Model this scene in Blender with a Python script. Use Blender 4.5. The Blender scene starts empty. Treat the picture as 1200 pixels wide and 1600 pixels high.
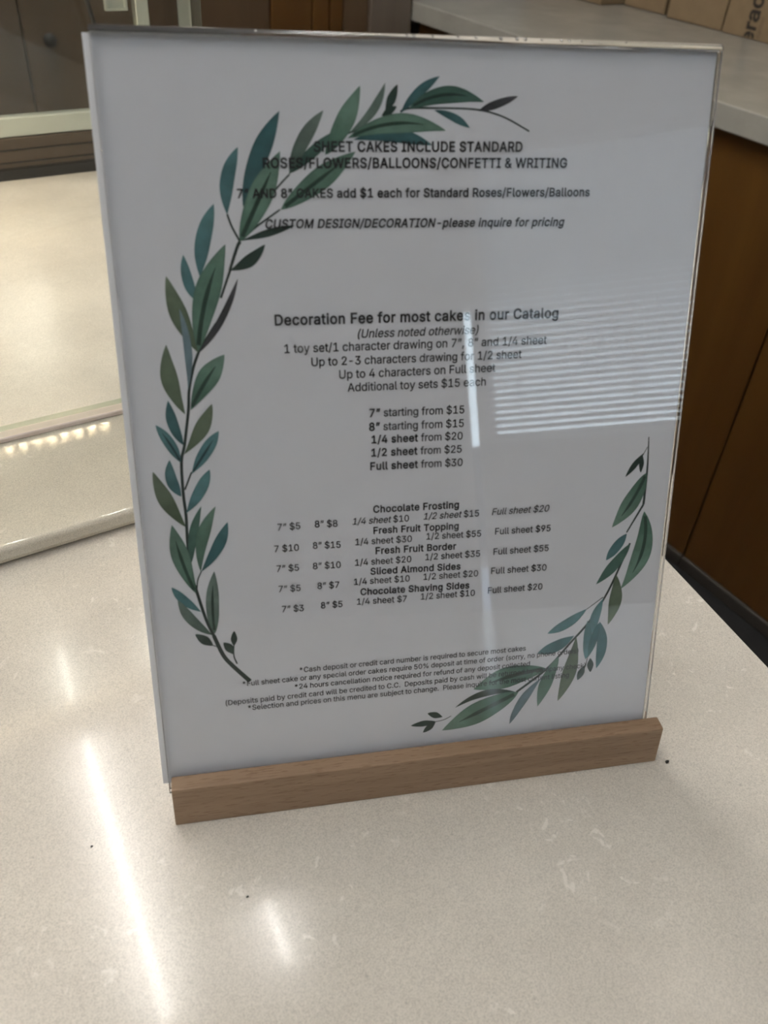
import bpy, bmesh, math, random
from mathutils import Vector, Matrix
from mathutils.geometry import delaunay_2d_cdt

sc = bpy.context.scene
C = sc.collection

# ------------------------------------------------------------------ camera
cam_d = bpy.data.cameras.new('camera')
cam = bpy.data.objects.new('camera', cam_d)
C.objects.link(cam)
cam.matrix_world = Matrix(((0.847413, 0.291249, -0.443920, -0.048148), (-0.527314, 0.559154, -0.639755, -0.204521), (0.061892, 0.776222, 0.627414, 0.335821), (0, 0, 0, 1)))
cam_d.lens = 30.2638
cam_d.sensor_fit = 'VERTICAL'
cam_d.sensor_height = 36.0
cam_d.clip_start = 0.01
cam_d.clip_end = 50
cam_d.dof.use_dof = True
cam_d.dof.focus_distance = 0.47
cam_d.dof.aperture_fstop = 14.0
sc.camera = cam

# ------------------------------------------------------------------ light levels
SKY = 5.6            # daylight outside the window behind the viewer
TUBE = 50.0          # fluorescent tubes in the ceiling
CASE_FILL = 17.0          # warm tubes added in the display case to brighten its floor
LED = 115.0           # small warm diodes in the display case
EXPOSURE = 0.80

sc.view_settings.view_transform = 'Standard'
sc.view_settings.look = 'None'
sc.view_settings.gamma = 1.0
sc.view_settings.exposure = EXPOSURE
sc.view_settings.use_curve_mapping = False
sc.cycles.use_denoising = True
sc.cycles.max_bounces = 12
sc.cycles.transparent_max_bounces = 24
sc.cycles.sample_clamp_indirect = 6.0
sc.cycles.caustics_reflective = False
sc.cycles.caustics_refractive = False

w = bpy.data.worlds.new('sky')
sc.world = w
w.use_nodes = True
bg = w.node_tree.nodes['Background']
bg.inputs[0].default_value = (0.72, 0.86, 1.0, 1)
bg.inputs[1].default_value = SKY


# ------------------------------------------------------------------ materials
def new_mat(name):
    m = bpy.data.materials.new(name)
    m.use_nodes = True
    nt = m.node_tree
    return m, nt, nt.nodes['Principled BSDF']


def nd(nt, typ, **kw):
    n = nt.nodes.new(typ)
    for k, v in kw.items():
        setattr(n, k, v)
    return n


def ramp(nt, src, stops):
    r = nd(nt, 'ShaderNodeValToRGB')
    el = r.color_ramp.elements
    while len(el) < len(stops):
        el.new(0.5)
    for e, (p, c) in zip(el, stops):
        e.position = p
        e.color = c if len(c) == 4 else (*c, 1)
    nt.links.new(src, r.inputs[0])
    return r


def mixc(nt, fac, a, b, blend='MIX'):
    m = nd(nt, 'ShaderNodeMix', data_type='RGBA', blend_type=blend)
    for s, v in ((m.inputs[0], fac), (m.inputs[6], a), (m.inputs[7], b)):
        if hasattr(v, 'is_linked'):
            nt.links.new(v, s)
        else:
            s.default_value = v if not isinstance(v, tuple) else (*v[:3], 1)
    return m.outputs[2]


def coords(nt, scale=(1, 1, 1)):
    tc = nd(nt, 'ShaderNodeTexCoord')
    mp = nd(nt, 'ShaderNodeMapping')
    mp.inputs['Scale'].default_value = scale
    nt.links.new(tc.outputs['Object'], mp.inputs[0])
    return mp.outputs[0]


def noise(nt, co, scale, detail=4, rough=0.55, dist=0.0):
    n = nd(nt, 'ShaderNodeTexNoise')
    n.inputs['Scale'].default_value = scale
    n.inputs['Detail'].default_value = detail
    n.inputs['Roughness'].default_value = rough
    n.inputs['Distortion'].default_value = dist
    nt.links.new(co, n.inputs['Vector'])
    return n.outputs['Fac']


def plain(name, col, rough=0.5, metal=0.0, var=0.06, scale=20, spec=0.5):
    m, nt, b = new_mat(name)
    f = noise(nt, coords(nt), scale)
    r = ramp(nt, f, [(0.3, tuple(c * (1 - var) for c in col)), (0.7, tuple(min(1, c * (1 + var)) for c in col))])
    nt.links.new(r.outputs[0], b.inputs['Base Color'])
    b.inputs['Roughness'].default_value = rough
    b.inputs['Metallic'].default_value = metal
    b.inputs['Specular IOR Level'].default_value = spec
    return m


def quartz(name, base, rough=0.18, fleck=0.6, coat=0.07):
    m, nt, b = new_mat(name)
    co = coords(nt)
    lo = tuple(c * 0.90 for c in base)
    hi = tuple(c * 1.07 for c in base)
    c0 = ramp(nt, noise(nt, co, 9, 6, 0.62), [(0.35, lo), (0.65, hi)]).outputs[0]
    # fine grain
    g = ramp(nt, noise(nt, co, 1700, 2, 0.7), [(0.34, (0.80, 0.80, 0.80)), (0.50, (1, 1, 1)), (0.66, (1.12, 1.12, 1.12))]).outputs[0]
    c1 = mixc(nt, 1.0, c0, g, 'MULTIPLY')
    # dark specks
    v = nd(nt, 'ShaderNodeTexVoronoi')
    v.inputs['Scale'].default_value = 260
    nt.links.new(co, v.inputs['Vector'])
    sp = ramp(nt, v.outputs['Distance'], [(0.10, (1, 1, 1)), (0.20, (0, 0, 0))]).outputs[0]
    gate = ramp(nt, v.outputs['Color'], [(0.80, (0, 0, 0)), (0.86, (1, 1, 1))]).outputs[0]
    sp = mixc(nt, 1.0, sp, gate, 'MULTIPLY')
    dk = nd(nt, 'ShaderNodeMath', operation='MULTIPLY')
    nt.links.new(sp, dk.inputs[0])
    dk.inputs[1].default_value = 0.35
    c2 = mixc(nt, dk.outputs[0], c1, tuple(c * 0.45 for c in base))
    # pale mineral flecks and short veins
    fl = noise(nt, co, 130, 4, 0.6, 1.0)
    fm = ramp(nt, fl, [(0.60, (0, 0, 0)), (0.66, (1, 1, 1))]).outputs[0]
    area = ramp(nt, noise(nt, co, 17, 2, 0.5), [(0.50, (0, 0, 0)), (0.60, (1, 1, 1))]).outputs[0]
    fm = mixc(nt, 1.0, fm, area, 'MULTIPLY')
    fk = nd(nt, 'ShaderNodeMath', operation='MULTIPLY')
    nt.links.new(fm, fk.inputs[0])
    fk.inputs[1].default_value = fleck
    c3 = mixc(nt, fk.outputs[0], c2, (min(1, base[0] * 1.35), min(1, base[1] * 1.37), min(1, base[2] * 1.42)))
    nt.links.new(c3, b.inputs['Base Color'])
    b.inputs['Roughness'].default_value = rough
    b.inputs['Specular IOR Level'].default_value = 0.32
    b.inputs['Coat Weight'].default_value = coat
    b.inputs['Coat Roughness'].default_value = 0.045
    bp = nd(nt, 'ShaderNodeBump')
    bp.inputs['Strength'].default_value = 0.05
    bp.inputs['Distance'].default_value = 0.0002
    nt.links.new(noise(nt, co, 1500, 1, 0.5), bp.inputs['Height'])
    nt.links.new(bp.outputs[0], b.inputs['Normal'])
    return m


def wood(name, dark, light, axis=2, freq=30, stretch=0.06, rough=0.4, pore=None, porescale=(1, 1, 1), porethr=0.62):
    m, nt, b = new_mat(name)
    s = [1, 1, 1]
    s[axis] = stretch
    co = coords(nt, tuple(s))
    f = noise(nt, co, freq, 6, 0.6, 0.6)
    c = ramp(nt, f, [(0.30, dark), (0.72, light)]).outputs[0]
    if pore:
        co2 = coords(nt, porescale)
        p = ramp(nt, noise(nt, co2, 300, 2, 0.5), [(porethr, (0, 0, 0)), (porethr + 0.06, (1, 1, 1))]).outputs[0]
        k = nd(nt, 'ShaderNodeMath', operation='MULTIPLY')
        nt.links.new(p, k.inputs[0])
        k.inputs[1].default_value = 0.65
        c = mixc(nt, k.outputs[0], c, pore)
    nt.links.new(c, b.inputs['Base Color'])
    b.inputs['Roughness'].default_value = rough
    return m


def emit(name, col, strength):
    m, nt, b = new_mat(name)
    b.inputs['Base Color'].default_value = (*col, 1)
    b.inputs['Emission Color'].default_value = (*col, 1)
    b.inputs['Emission Strength'].default_value = strength
    return m


def clear_sheet(name, tint=(1, 1, 1), ior=1.49, rough=0.0, boost=1.0):
    """thin clear sheet: straight-through transmission plus Fresnel reflection"""
    m = bpy.data.materials.new(name)
    m.use_nodes = True
    nt = m.node_tree
    nt.nodes.clear()
    out = nd(nt, 'ShaderNodeOutputMaterial')
    tr = nd(nt, 'ShaderNodeBsdfTransparent')
    tr.inputs[0].default_value = (*tint, 1)
    gl = nd(nt, 'ShaderNodeBsdfGlossy')
    gl.inputs['Roughness'].default_value = rough
    fr = nd(nt, 'ShaderNodeFresnel')
    ge = nd(nt, 'ShaderNodeNewGeometry')
    im = nd(nt, 'ShaderNodeMix', data_type='FLOAT')     # same reflectance on both sides of the sheet
    im.inputs[2].default_value = ior
    im.inputs[3].default_value = 1 / ior
    nt.links.new(ge.outputs['Backfacing'], im.inputs[0])
    nt.links.new(im.outputs[0], fr.inputs['IOR'])
    mx = nd(nt, 'ShaderNodeMixShader')
    k = nd(nt, 'ShaderNodeMath', operation='MULTIPLY', use_clamp=True)
    k.inputs[1].default_value = boost
    nt.links.new(fr.outputs[0], k.inputs[0])
    nt.links.new(k.outputs[0], mx.inputs[0])
    nt.links.new(tr.outputs[0], mx.inputs[1])
    nt.links.new(gl.outputs[0], mx.inputs[2])
    nt.links.new(mx.outputs[0], out.inputs[0])
    return m


M = {}
M['counter'] = quartz('pale beige quartz', (0.635, 0.590, 0.520), 0.15)
M['ledge'] = quartz('polished beige quartz', (0.61, 0.57, 0.485), 0.045, coat=0.0)
M['worktop'] = quartz('grey cream quartz', (0.37, 0.36, 0.32), 0.12, 0.15)
M['casefloor'] = quartz('cream laminate', (0.78, 0.725, 0.66), 0.16, 0.2)
M['beech'] = wood('beech', (0.235, 0.150, 0.088), (0.345, 0.228, 0.142), 0, 140, 0.05, 0.5, (0.17, 0.09, 0.045), (0.45, 6.0, 6.0), 0.58)
M['walnut'] = wood('brown veneer', (0.066, 0.027, 0.004), (0.112, 0.050, 0.009), 2, 9, 0.10, 0.42)
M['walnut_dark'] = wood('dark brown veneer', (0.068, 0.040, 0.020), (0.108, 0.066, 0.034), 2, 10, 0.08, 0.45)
M['walnut_grey'] = wood('greyed brown veneer', (0.11, 0.085, 0.065), (0.16, 0.125, 0.095), 2, 14, 0.05, 0.5)
M['black'] = plain('black rubber', (0.012, 0.012, 0.012), 0.6)
M['rail'] = plain('grey brown rubber', (0.050, 0.043, 0.035), 0.45)
M['bronze'] = plain('dark bronze metal', (0.10, 0.075, 0.055), 0.35, 0.5)
M['alu'] = plain('pale aluminium', (0.62, 0.66, 0.60), 0.35, 0.4)
M['pinkalu'] = plain('pale pink channel', (0.86, 0.75, 0.69), 0.4)
M['green_edge'] = plain('greenish glass edge', (0.42, 0.45, 0.36), 0.2)
M['wall'] = plain('cream wall paint', (0.62, 0.59, 0.55), 0.8)
M['ceil'] = plain('white ceiling tile', (0.72, 0.71, 0.68), 0.9)
M['white'] = plain('white enamel', (0.80, 0.80, 0.79), 0.4)
M['blind'] = plain('pale grey blind slat', (0.40, 0.40, 0.41), 0.5)
M['paper'] = plain('white paper', (0.785, 0.785, 0.805), 0.85, 0, 0.012, 60, 0.2)
M['ink'] = plain('black ink', (0.018, 0.018, 0.020), 0.7, 0, 0.05, 200, 0.2)
M['card'] = plain('brown cardboard', (0.215, 0.155, 0.090), 0.75, 0, 0.05, 40, 0.2)
M['boxink'] = plain('brown black box ink', (0.022, 0.016, 0.010), 0.7)
M['boxink_pale'] = plain('faint brown box ink', (0.11, 0.075, 0.045), 0.7)
M['tube'] = emit('lit fluorescent tube', (1.0, 0.97, 0.93), TUBE)
M['fill_tube_cool'] = emit('added cool fill tube', (0.87, 0.935, 1.0), TUBE * .30)  # tubes of the added lamp behind the viewer
M['fill_tube_soft'] = emit('added soft fill tube', (1.0, 0.96, 0.92), TUBE * .46)  # dimmer tubes of the added overhead lamp
M['lampglass'] = emit('lit opal lamp glass', (1.0, 0.93, 0.82), 1.9)
M['diode'] = emit('lit warm diode', (1.0, 0.80, 0.52), LED)
M['diode_dim'] = emit('lit front diode', (1.0, 0.80, 0.52), LED * .16)
M['case_fill_tube'] = emit('added warm case fill tube', (1.0, 0.88, 0.70), CASE_FILL)
M['acrylic'] = clear_sheet('clear acrylic', (0.985, 0.985, 0.99), 1.49, 0.0)
M['glass'] = clear_sheet('clear glass', (0.955, 0.965, 0.950), 1.5, 0.0)
M['frost'] = clear_sheet('dim glass', (0.16, 0.17, 0.18), 1.5, 0.0)
M['glass2'] = clear_sheet('half dim glass', (0.45, 0.47, 0.5), 1.5, 0.0)
M['card_tape'] = plain('brown tape', (0.26, 0.18, 0.10), 0.3)
M['chip'] = plain('scratched acrylic', (0.85, 0.85, 0.85), 0.08, 0.9)
M['crumb'] = plain('dark crumb', (0.02, 0.018, 0.015), 0.8)

me_, nt_, b_ = new_mat('acrylic edge')
b_.inputs['Base Color'].default_value = (0.95, 0.95, 0.94, 1)
b_.inputs['Roughness'].default_value = 0.05
b_.inputs['Transmission Weight'].default_value = 0.92
b_.inputs['IOR'].default_value = 1.49
M['edge'] = me_

# printed leaves: watercolour washes stored per leaf
ml, ntl, bl_ = new_mat('watercolour print')
at = nd(ntl, 'ShaderNodeAttribute', attribute_name='wash')
wv = ramp(ntl, noise(ntl, coords(ntl), 160, 4, 0.6), [(0.3, (0.82, 0.82, 0.82)), (0.7, (1.2, 1.2, 1.2))]).outputs[0]
ntl.links.new(mixc(ntl, 1.0, at.outputs['Color'], wv, 'MULTIPLY'), bl_.inputs['Base Color'])
bl_.inputs['Roughness'].default_value = 0.8
bl_.inputs['Specular IOR Level'].default_value = 0.2
M['leaf'] = ml


# ------------------------------------------------------------------ builders
def link(name, me, mats, parent=None):
    o = bpy.data.objects.new(name, me)
    C.objects.link(o)
    for m in (mats if isinstance(mats, (list, tuple)) else [mats]):
        me.materials.append(m)
    if parent is not None:
        o.parent = parent
    return o


def obj(name, bm, mats, parent=None, bevel=0.0, seg=2, smooth=False):
    if bevel > 0:
        bmesh.ops.bevel(bm, geom=list(bm.edges), offset=bevel, segments=seg, profile=0.6, affect='EDGES')
    bmesh.ops.recalc_face_normals(bm, faces=bm.faces)
    me = bpy.data.meshes.new(name)
    bm.to_mesh(me)
    bm.free()
    if smooth:
        for p in me.polygons:
            p.use_smooth = True
    return link(name, me, mats, parent)


def thing(name, label, cat, loc=(0, 0, 0), group=None, matrix=None):
    o = bpy.data.objects.new(name, None)
    C.objects.link(o)
    o.empty_display_size = 0.05
    if matrix is not None:
        o.matrix_world = matrix
    else:
        o.location = loc
    return tag(o, label, cat, group)


def tag(o, label, cat, group=None):
    o['label'] = label
    o['category'] = cat
    if group:
        o['group'] = group
    return o


def structure(o):
    o['kind'] = 'structure'
    return o


def box(bm, lo, hi):
    (x0, y0, z0), (x1, y1, z1) = lo, hi
    v = [bm.verts.new(p) for p in ((x0, y0, z0), (x1, y0, z0), (x1, y1, z0), (x0, y1, z0), (x0, y0, z1), (x1, y0, z1), (x1, y1, z1), (x0, y1, z1))]
    fs = []
    for q in ((0, 3, 2, 1), (4, 5, 6, 7), (0, 1, 5, 4), (1, 2, 6, 5), (2, 3, 7, 6), (3, 0, 4, 7)):
        fs.append(bm.faces.new([v[i] for i in q]))
    return fs


def bx(lo, hi):
    bm = bmesh.new()
    box(bm, lo, hi)
    return bm


def prism(pts, z0, z1, axis='z'):
    """extrude polygon pts; axis z: pts=(x,y); axis x: pts=(y,z), z0..z1 along x"""
    bm = bmesh.new()
    f = (lambda p, t: (p[0], p[1], t)) if axis == 'z' else (lambda p, t: (t, p[0], p[1]))
    a = [bm.verts.new(f(p, z0)) for p in pts]
    b = [bm.verts.new(f(p, z1)) for p in pts]
    bm.faces.new(a[::-1])
    bm.faces.new(b)
    n = len(pts)
    for i in range(n):
        bm.faces.new((a[i], a[(i + 1) % n], b[(i + 1) % n], b[i]))
    return bm


def tube(bm, pts, r, seg=8):
    """round bar through pts"""
    rings = []
    for i, p in enumerate(pts):
        p = Vector(p)
        d = (Vector(pts[min(i + 1, len(pts) - 1)]) - Vector(pts[max(i - 1, 0)])).normalized()
        s = d.orthogonal().normalized()
        if rings:
            s = (prev - d * prev.dot(d)).normalized()
        prev = s
        t = d.cross(s)
        rings.append([bm.verts.new(p + (s * math.cos(a) + t * math.sin(a)) * r) for a in [2 * math.pi * k / seg for k in range(seg)]])
    for a, b in zip(rings, rings[1:]):
        for k in range(seg):
            bm.faces.new((a[k], a[(k + 1) % seg], b[(k + 1) % seg], b[k]))
    bm.faces.new(rings[0][::-1])
    bm.faces.new(rings[-1])
    return bm

# printed page: outlines of the letters and the layout in millimetres
GLYPH_DATA = [
[32,188,[]],
[34,321,[[78,318,70,509,136,509,128,318],[193,318,185,509,250,509,243,318]]],
[36,447,[[202,-74,202,583,244,583,244,-74],[224,-9,197,-8,172,-4,149,1,128,9,108,19,91,31,76,45,64,60,54,77,46,96,41,115,38,137,104,137,107,123,110,110,116,98,123,88,132,79,142,71,154,64,166,59,180,55,194,52,209,50,224,49,241,50,257,52,272,55,286,60,299,66,311,74,321,82,329,92,336,102,341,114,345,126,346,139,345,151,342,161,338,171,332,179,325,186,316,193,307,199,296,205,245,222,184,239,154,249,128,260,105,274,86,289,71,307,60,326,54,348,52,372,53,393,58,413,65,431,75,448,87,463,102,476,119,488,138,498,158,506,180,511,203,514,227,516,252,514,275,511,296,505,316,498,334,488,351,476,365,463,377,449,387,433,394,415,399,397,401,378,337,378,334,396,326,412,316,426,302,437,286,447,267,453,247,457,225,459,209,458,194,456,180,452,167,448,156,442,145,435,136,427,129,418,123,409,118,398,116,387,115,376,116,363,119,352,124,342,131,334,139,326,148,319,158,313,169,308,212,293,264,279,312,264,324,258,336,252,347,245,359,238,369,229,379,220,387,209,395,198,401,185,405,171,407,155,408,139,407,118,403,99,396,81,386,64,374,48,360,34,343,21,323,11,302,2,278,-4,252,-8]]],
[37,676,[[175,283,160,284,146,286,132,291,121,297,110,305,101,314,93,324,86,335,81,347,78,360,75,373,75,388,75,412,76,426,78,440,81,452,87,464,93,476,101,486,110,495,121,503,133,509,146,513,160,516,175,517,191,516,206,513,219,509,230,503,241,495,250,486,258,476,264,464,269,452,273,440,275,426,276,412,276,388,275,373,273,360,269,347,264,335,257,324,250,314,241,305,230,297,218,291,205,286,191,284],[175,327,188,329,198,332,206,338,212,346,217,355,221,365,223,376,223,388,223,412,223,424,221,435,217,445,213,454,206,462,198,468,188,471,175,473,164,471,153,468,145,462,138,454,133,445,130,435,128,424,127,412,127,388,128,376,130,365,133,355,138,346,145,338,153,332,163,329],[501,-10,486,-9,471,-6,458,-2,446,5,436,12,426,21,419,31,412,43,407,55,403,68,401,81,400,95,400,120,401,134,403,147,407,160,412,172,419,184,427,194,436,203,447,210,458,217,471,221,486,224,501,225,517,224,531,221,544,217,556,210,566,203,576,194,583,184,590,172,595,160,598,147,600,134,601,120,601,95,600,81,598,68,594,55,589,43,583,31,575,21,566,12,555,5,544,-2,531,-6,517,-9],[501,35,513,36,523,39,531,45,538,53,543,62,546,73,548,84,549,95,549,120,548,131,546,142,543,153,538,162,532,170,524,176,513,179,501,180,489,179,479,176,471,170,464,162,459,153,456,142,453,131,453,120,453,95,453,84,455,73,459,62,464,53,470,45,479,39,489,36],[132,0,482,509,540,509,191,0]]],
[38,448,[[197,-7,173,-6,150,-2,129,4,110,12,93,22,78,34,65,47,54,62,45,78,39,96,35,114,34,133,35,149,37,163,42,177,47,189,55,201,63,213,73,224,85,235,140,279,216,335,237,352,255,375,258,382,260,389,261,397,262,405,261,417,258,427,253,437,245,445,237,452,226,457,215,460,201,461,192,460,184,459,176,456,168,453,161,449,155,444,150,438,145,431,142,424,139,416,137,408,137,399,137,389,139,380,142,372,145,363,169,327,204,284,438,0,364,0,171,231,121,293,111,306,102,319,94,331,87,344,82,357,78,370,76,384,75,398,76,415,79,430,84,445,91,458,99,470,109,481,121,491,134,499,149,505,165,510,182,513,200,513,218,513,235,510,251,505,266,499,279,491,290,482,300,471,308,459,315,447,320,433,323,419,324,404,323,393,322,382,319,372,315,362,310,352,305,342,299,333,291,325,256,293,154,217,140,206,128,195,118,185,110,174,104,164,100,154,98,143,97,131,98,119,100,108,104,97,109,87,116,78,124,70,133,63,143,57,154,53,166,49,179,47,193,46,208,47,223,50,237,54,251,59,265,66,278,75,290,84,301,95,312,108,321,121,329,136,336,151,342,168,346,186,348,205,349,224,408,224,407,201,405,180,401,161,397,144,391,128,385,115,378,103,371,92,345,62,333,47,320,34,305,23,289,14,271,7,252,1,234,-3,215,-6]]],
[40,273,[[89,207,90,235,92,264,96,293,101,324,107,354,114,384,122,413,132,441,142,468,153,494,164,517,177,539,236,539,223,512,212,485,201,457,191,428,182,399,174,370,167,342,161,313,157,285,154,258,152,232,151,207,152,184,154,161,156,138,160,115,165,91,172,67,179,42,188,16,198,-10,209,-38,222,-66,236,-96,177,-96,156,-59,139,-21,124,16,111,55,102,93,95,131,90,169]]],
[41,273,[[37,-96,52,-66,64,-37,76,-9,86,18,95,44,102,69,108,93,113,116,117,139,120,162,121,184,122,207,121,232,119,258,116,285,112,313,106,342,99,370,91,399,82,428,73,457,62,485,50,512,37,539,97,539,109,517,121,494,131,468,142,441,151,413,159,384,167,354,173,323,178,293,181,264,183,235,184,207,183,168,178,130,171,92,161,53,149,15,134,-22,117,-59,97,-96]]],
[42,453,[[201,223,206,331,114,272,89,315,186,365,89,415,114,459,206,400,201,509,250,509,246,400,337,459,362,415,266,365,362,315,337,272,246,331,250,223]]],
[44,188,[[38,-119,68,71,137,71,84,-119]]],
[45,453,[[337,244,337,188,114,188,114,244]]],
[46,188,[[95,-4,86,-4,78,-1,70,3,63,9,57,16,53,24,50,32,50,41,50,50,53,59,57,66,63,73,70,79,78,83,86,86,95,87,104,86,113,83,121,79,128,73,134,66,138,59,140,50,141,41,140,32,138,24,134,16,128,9,121,3,113,-1,104,-4]]],
[47,249,[[235,533,71,-76,14,-76,178,533]]],
[48,453,[[227,-7,199,-5,174,1,151,11,130,24,111,41,95,62,80,86,69,113,60,144,53,178,49,214,48,254,49,294,53,330,60,364,69,395,81,422,95,447,112,467,130,484,151,498,174,508,200,514,227,516,254,514,279,508,302,498,323,484,342,467,358,447,372,422,384,395,393,364,400,330,404,294,405,254,404,214,400,178,393,144,384,113,373,86,359,62,342,41,323,24,302,11,279,1,254,-5],[227,50,245,51,261,56,276,63,290,74,303,87,313,103,323,122,330,144,336,168,340,194,343,223,344,254,343,285,340,314,336,341,330,365,323,387,313,405,303,422,290,435,276,446,261,453,245,458,227,460,209,458,192,453,177,446,163,435,151,422,140,405,131,387,123,365,117,341,113,314,110,285,109,254,110,223,113,194,117,168,123,144,131,122,140,103,151,87,163,74,177,63,192,56,209,51]]],
[49,453,[[76,0,76,55,391,55,391,0],[276,509,276,0,212,0,212,448,209,448,86,358,86,427,198,509]]],
[50,453,[[64,0,64,47,234,229,282,282,291,294,299,305,305,316,311,327,315,337,318,348,320,360,320,371,319,385,317,397,313,408,308,419,301,428,293,436,283,443,273,449,262,454,250,457,237,459,224,460,209,459,196,457,184,453,172,447,162,441,153,433,145,424,139,413,134,402,130,390,128,376,127,362,66,362,67,384,71,405,77,424,86,442,98,459,111,473,126,486,143,496,162,505,182,511,203,514,225,516,247,514,268,511,288,505,306,497,323,486,337,474,350,461,361,445,370,428,376,411,380,392,381,372,380,358,378,345,375,331,371,318,365,304,357,290,347,275,336,259,267,180,153,60,153,57,389,57,389,0]]],
[51,453,[[218,-7,195,-6,173,-3,152,2,133,10,114,19,98,30,83,43,70,57,60,74,52,91,46,111,44,132,109,132,111,119,115,107,120,97,126,87,134,78,144,71,154,64,165,59,178,55,191,52,204,50,219,50,234,51,248,53,262,56,275,61,287,67,297,74,307,83,315,93,321,104,325,116,328,130,329,145,328,158,326,172,322,184,316,196,308,207,299,217,288,226,275,234,260,240,242,244,223,247,201,248,157,248,157,299,288,448,288,452,70,452,70,509,372,509,372,461,211,278,211,289,239,290,264,288,287,284,308,276,327,265,344,253,359,239,371,222,381,205,387,186,392,166,393,145,392,123,387,103,380,84,370,66,358,50,344,36,327,23,309,12,288,4,266,-2,243,-6]]],
[52,453,[[40,105,40,158,247,509,311,509,109,166,109,163,413,163,413,105],[282,0,282,121,282,146,282,318,343,318,343,0]]],
[53,453,[[221,-7,199,-6,178,-2,159,3,140,11,123,21,108,32,94,45,83,60,73,76,66,93,62,111,60,130,122,130,124,119,127,108,132,98,138,89,145,80,154,73,163,66,173,60,184,56,196,52,208,50,221,50,236,51,250,53,264,58,276,64,288,72,298,82,307,92,314,104,320,117,324,131,327,146,328,162,327,178,324,193,320,208,314,221,306,233,297,244,286,254,275,262,262,269,248,273,233,276,218,277,205,276,192,275,180,272,167,268,156,264,145,258,136,252,128,246,67,253,96,509,366,509,366,452,151,452,134,301,136,301,145,308,155,315,166,320,178,325,190,329,203,331,216,333,229,334,247,333,263,330,279,326,294,321,308,314,321,306,334,296,345,285,355,273,364,260,372,246,379,231,384,215,388,199,390,181,391,163,390,139,385,117,379,95,369,76,357,57,343,41,327,27,309,15,289,6,268,-1,245,-5]]],
[54,453,[[226,-7,203,-5,182,-1,161,5,142,15,125,26,109,40,96,56,84,74,75,94,69,115,65,138,64,162,65,180,68,199,73,219,80,239,89,261,102,285,118,311,137,340,252,509,322,509,151,261,145,261,149,268,154,275,159,281,165,288,172,293,179,299,187,303,196,307,205,310,214,312,224,314,235,314,257,313,278,309,298,303,316,295,332,284,346,271,359,257,370,240,378,221,384,201,388,180,389,157,388,134,384,112,377,92,368,73,356,55,343,39,327,26,310,14,291,5,271,-2,249,-6],[226,48,241,49,254,52,267,56,279,63,289,70,299,79,307,90,314,101,320,114,324,128,327,142,327,157,327,173,324,187,320,201,314,213,307,225,299,235,289,244,279,251,267,258,254,262,241,264,226,265,212,264,198,262,186,258,174,252,163,244,153,235,145,225,138,214,132,201,128,188,126,174,125,158,126,143,128,128,132,114,138,102,145,90,153,79,163,70,174,63,186,56,198,52,212,49]]],
[55,453,[[97,0,323,448,323,452,62,452,62,509,391,509,391,449,165,0]]],
[56,453,[[226,-7,201,-6,178,-2,156,3,136,11,117,21,101,33,86,47,74,62,64,78,57,96,53,115,52,135,53,151,55,166,59,181,65,195,72,208,81,220,90,231,101,241,113,249,125,256,139,261,153,265,153,267,135,273,119,282,105,293,93,308,83,324,76,342,72,360,70,380,72,399,75,417,82,434,90,450,101,464,114,477,129,488,146,498,164,506,184,511,204,514,226,516,248,514,269,511,288,506,306,498,323,488,337,477,350,464,361,450,370,434,377,417,380,399,382,380,380,361,376,342,369,324,359,308,347,293,333,282,318,273,300,267,300,265,314,261,327,256,339,249,351,241,362,231,372,220,380,208,387,195,393,181,397,166,400,151,401,135,399,115,395,96,388,78,378,62,366,47,352,33,335,21,317,11,296,3,275,-2,251,-6],[226,49,243,50,258,52,272,55,285,60,296,66,307,74,315,82,323,91,329,102,333,113,336,126,337,139,336,152,333,165,329,177,322,189,314,199,305,208,295,216,283,223,270,228,256,232,242,234,226,235,211,234,196,232,182,228,169,223,157,216,147,208,138,199,130,189,123,177,119,165,116,152,115,139,116,126,119,113,123,102,129,91,136,82,145,74,156,66,167,60,180,55,195,52,210,50],[226,290,239,290,252,292,263,296,274,300,284,306,293,313,300,321,307,330,312,341,316,351,318,363,319,376,318,388,316,399,313,410,308,420,301,429,294,437,285,444,275,449,264,454,252,457,240,459,226,460,213,459,200,457,188,454,177,449,167,444,159,437,151,429,145,420,139,410,136,399,134,388,133,376,134,363,136,351,139,341,145,330,151,321,159,313,168,306,178,300,189,296,201,292,213,290]]],
[57,453,[[226,516,249,514,271,510,291,503,310,494,328,482,343,468,356,452,368,434,377,414,384,393,388,371,389,347,388,328,385,309,380,290,373,270,363,248,350,224,334,197,315,168,200,0,130,0,301,248,307,248,303,240,299,234,294,227,287,221,281,215,273,210,265,206,257,202,248,199,238,196,228,195,218,195,195,196,175,199,155,206,137,214,121,225,106,237,94,252,83,269,74,287,68,307,65,329,64,352,65,375,69,397,75,417,85,436,96,454,110,469,125,483,143,494,162,504,182,510,203,514],[226,460,212,459,199,457,186,452,174,446,163,438,154,429,145,419,138,407,133,395,129,381,126,367,125,352,126,336,129,322,133,308,138,295,145,284,154,274,163,265,174,257,186,251,199,247,212,244,226,243,240,244,254,247,267,251,279,257,289,265,299,273,307,284,314,295,320,308,324,321,327,335,327,350,327,366,324,381,320,394,314,407,307,419,299,429,290,438,279,446,267,452,254,457,241,459]]],
[65,480,[[16,0,201,509,276,509,463,0,395,0,287,302,264,372,232,478,245,478,213,371,191,302,85,0],[110,142,110,199,370,199,370,142]]],
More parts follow.
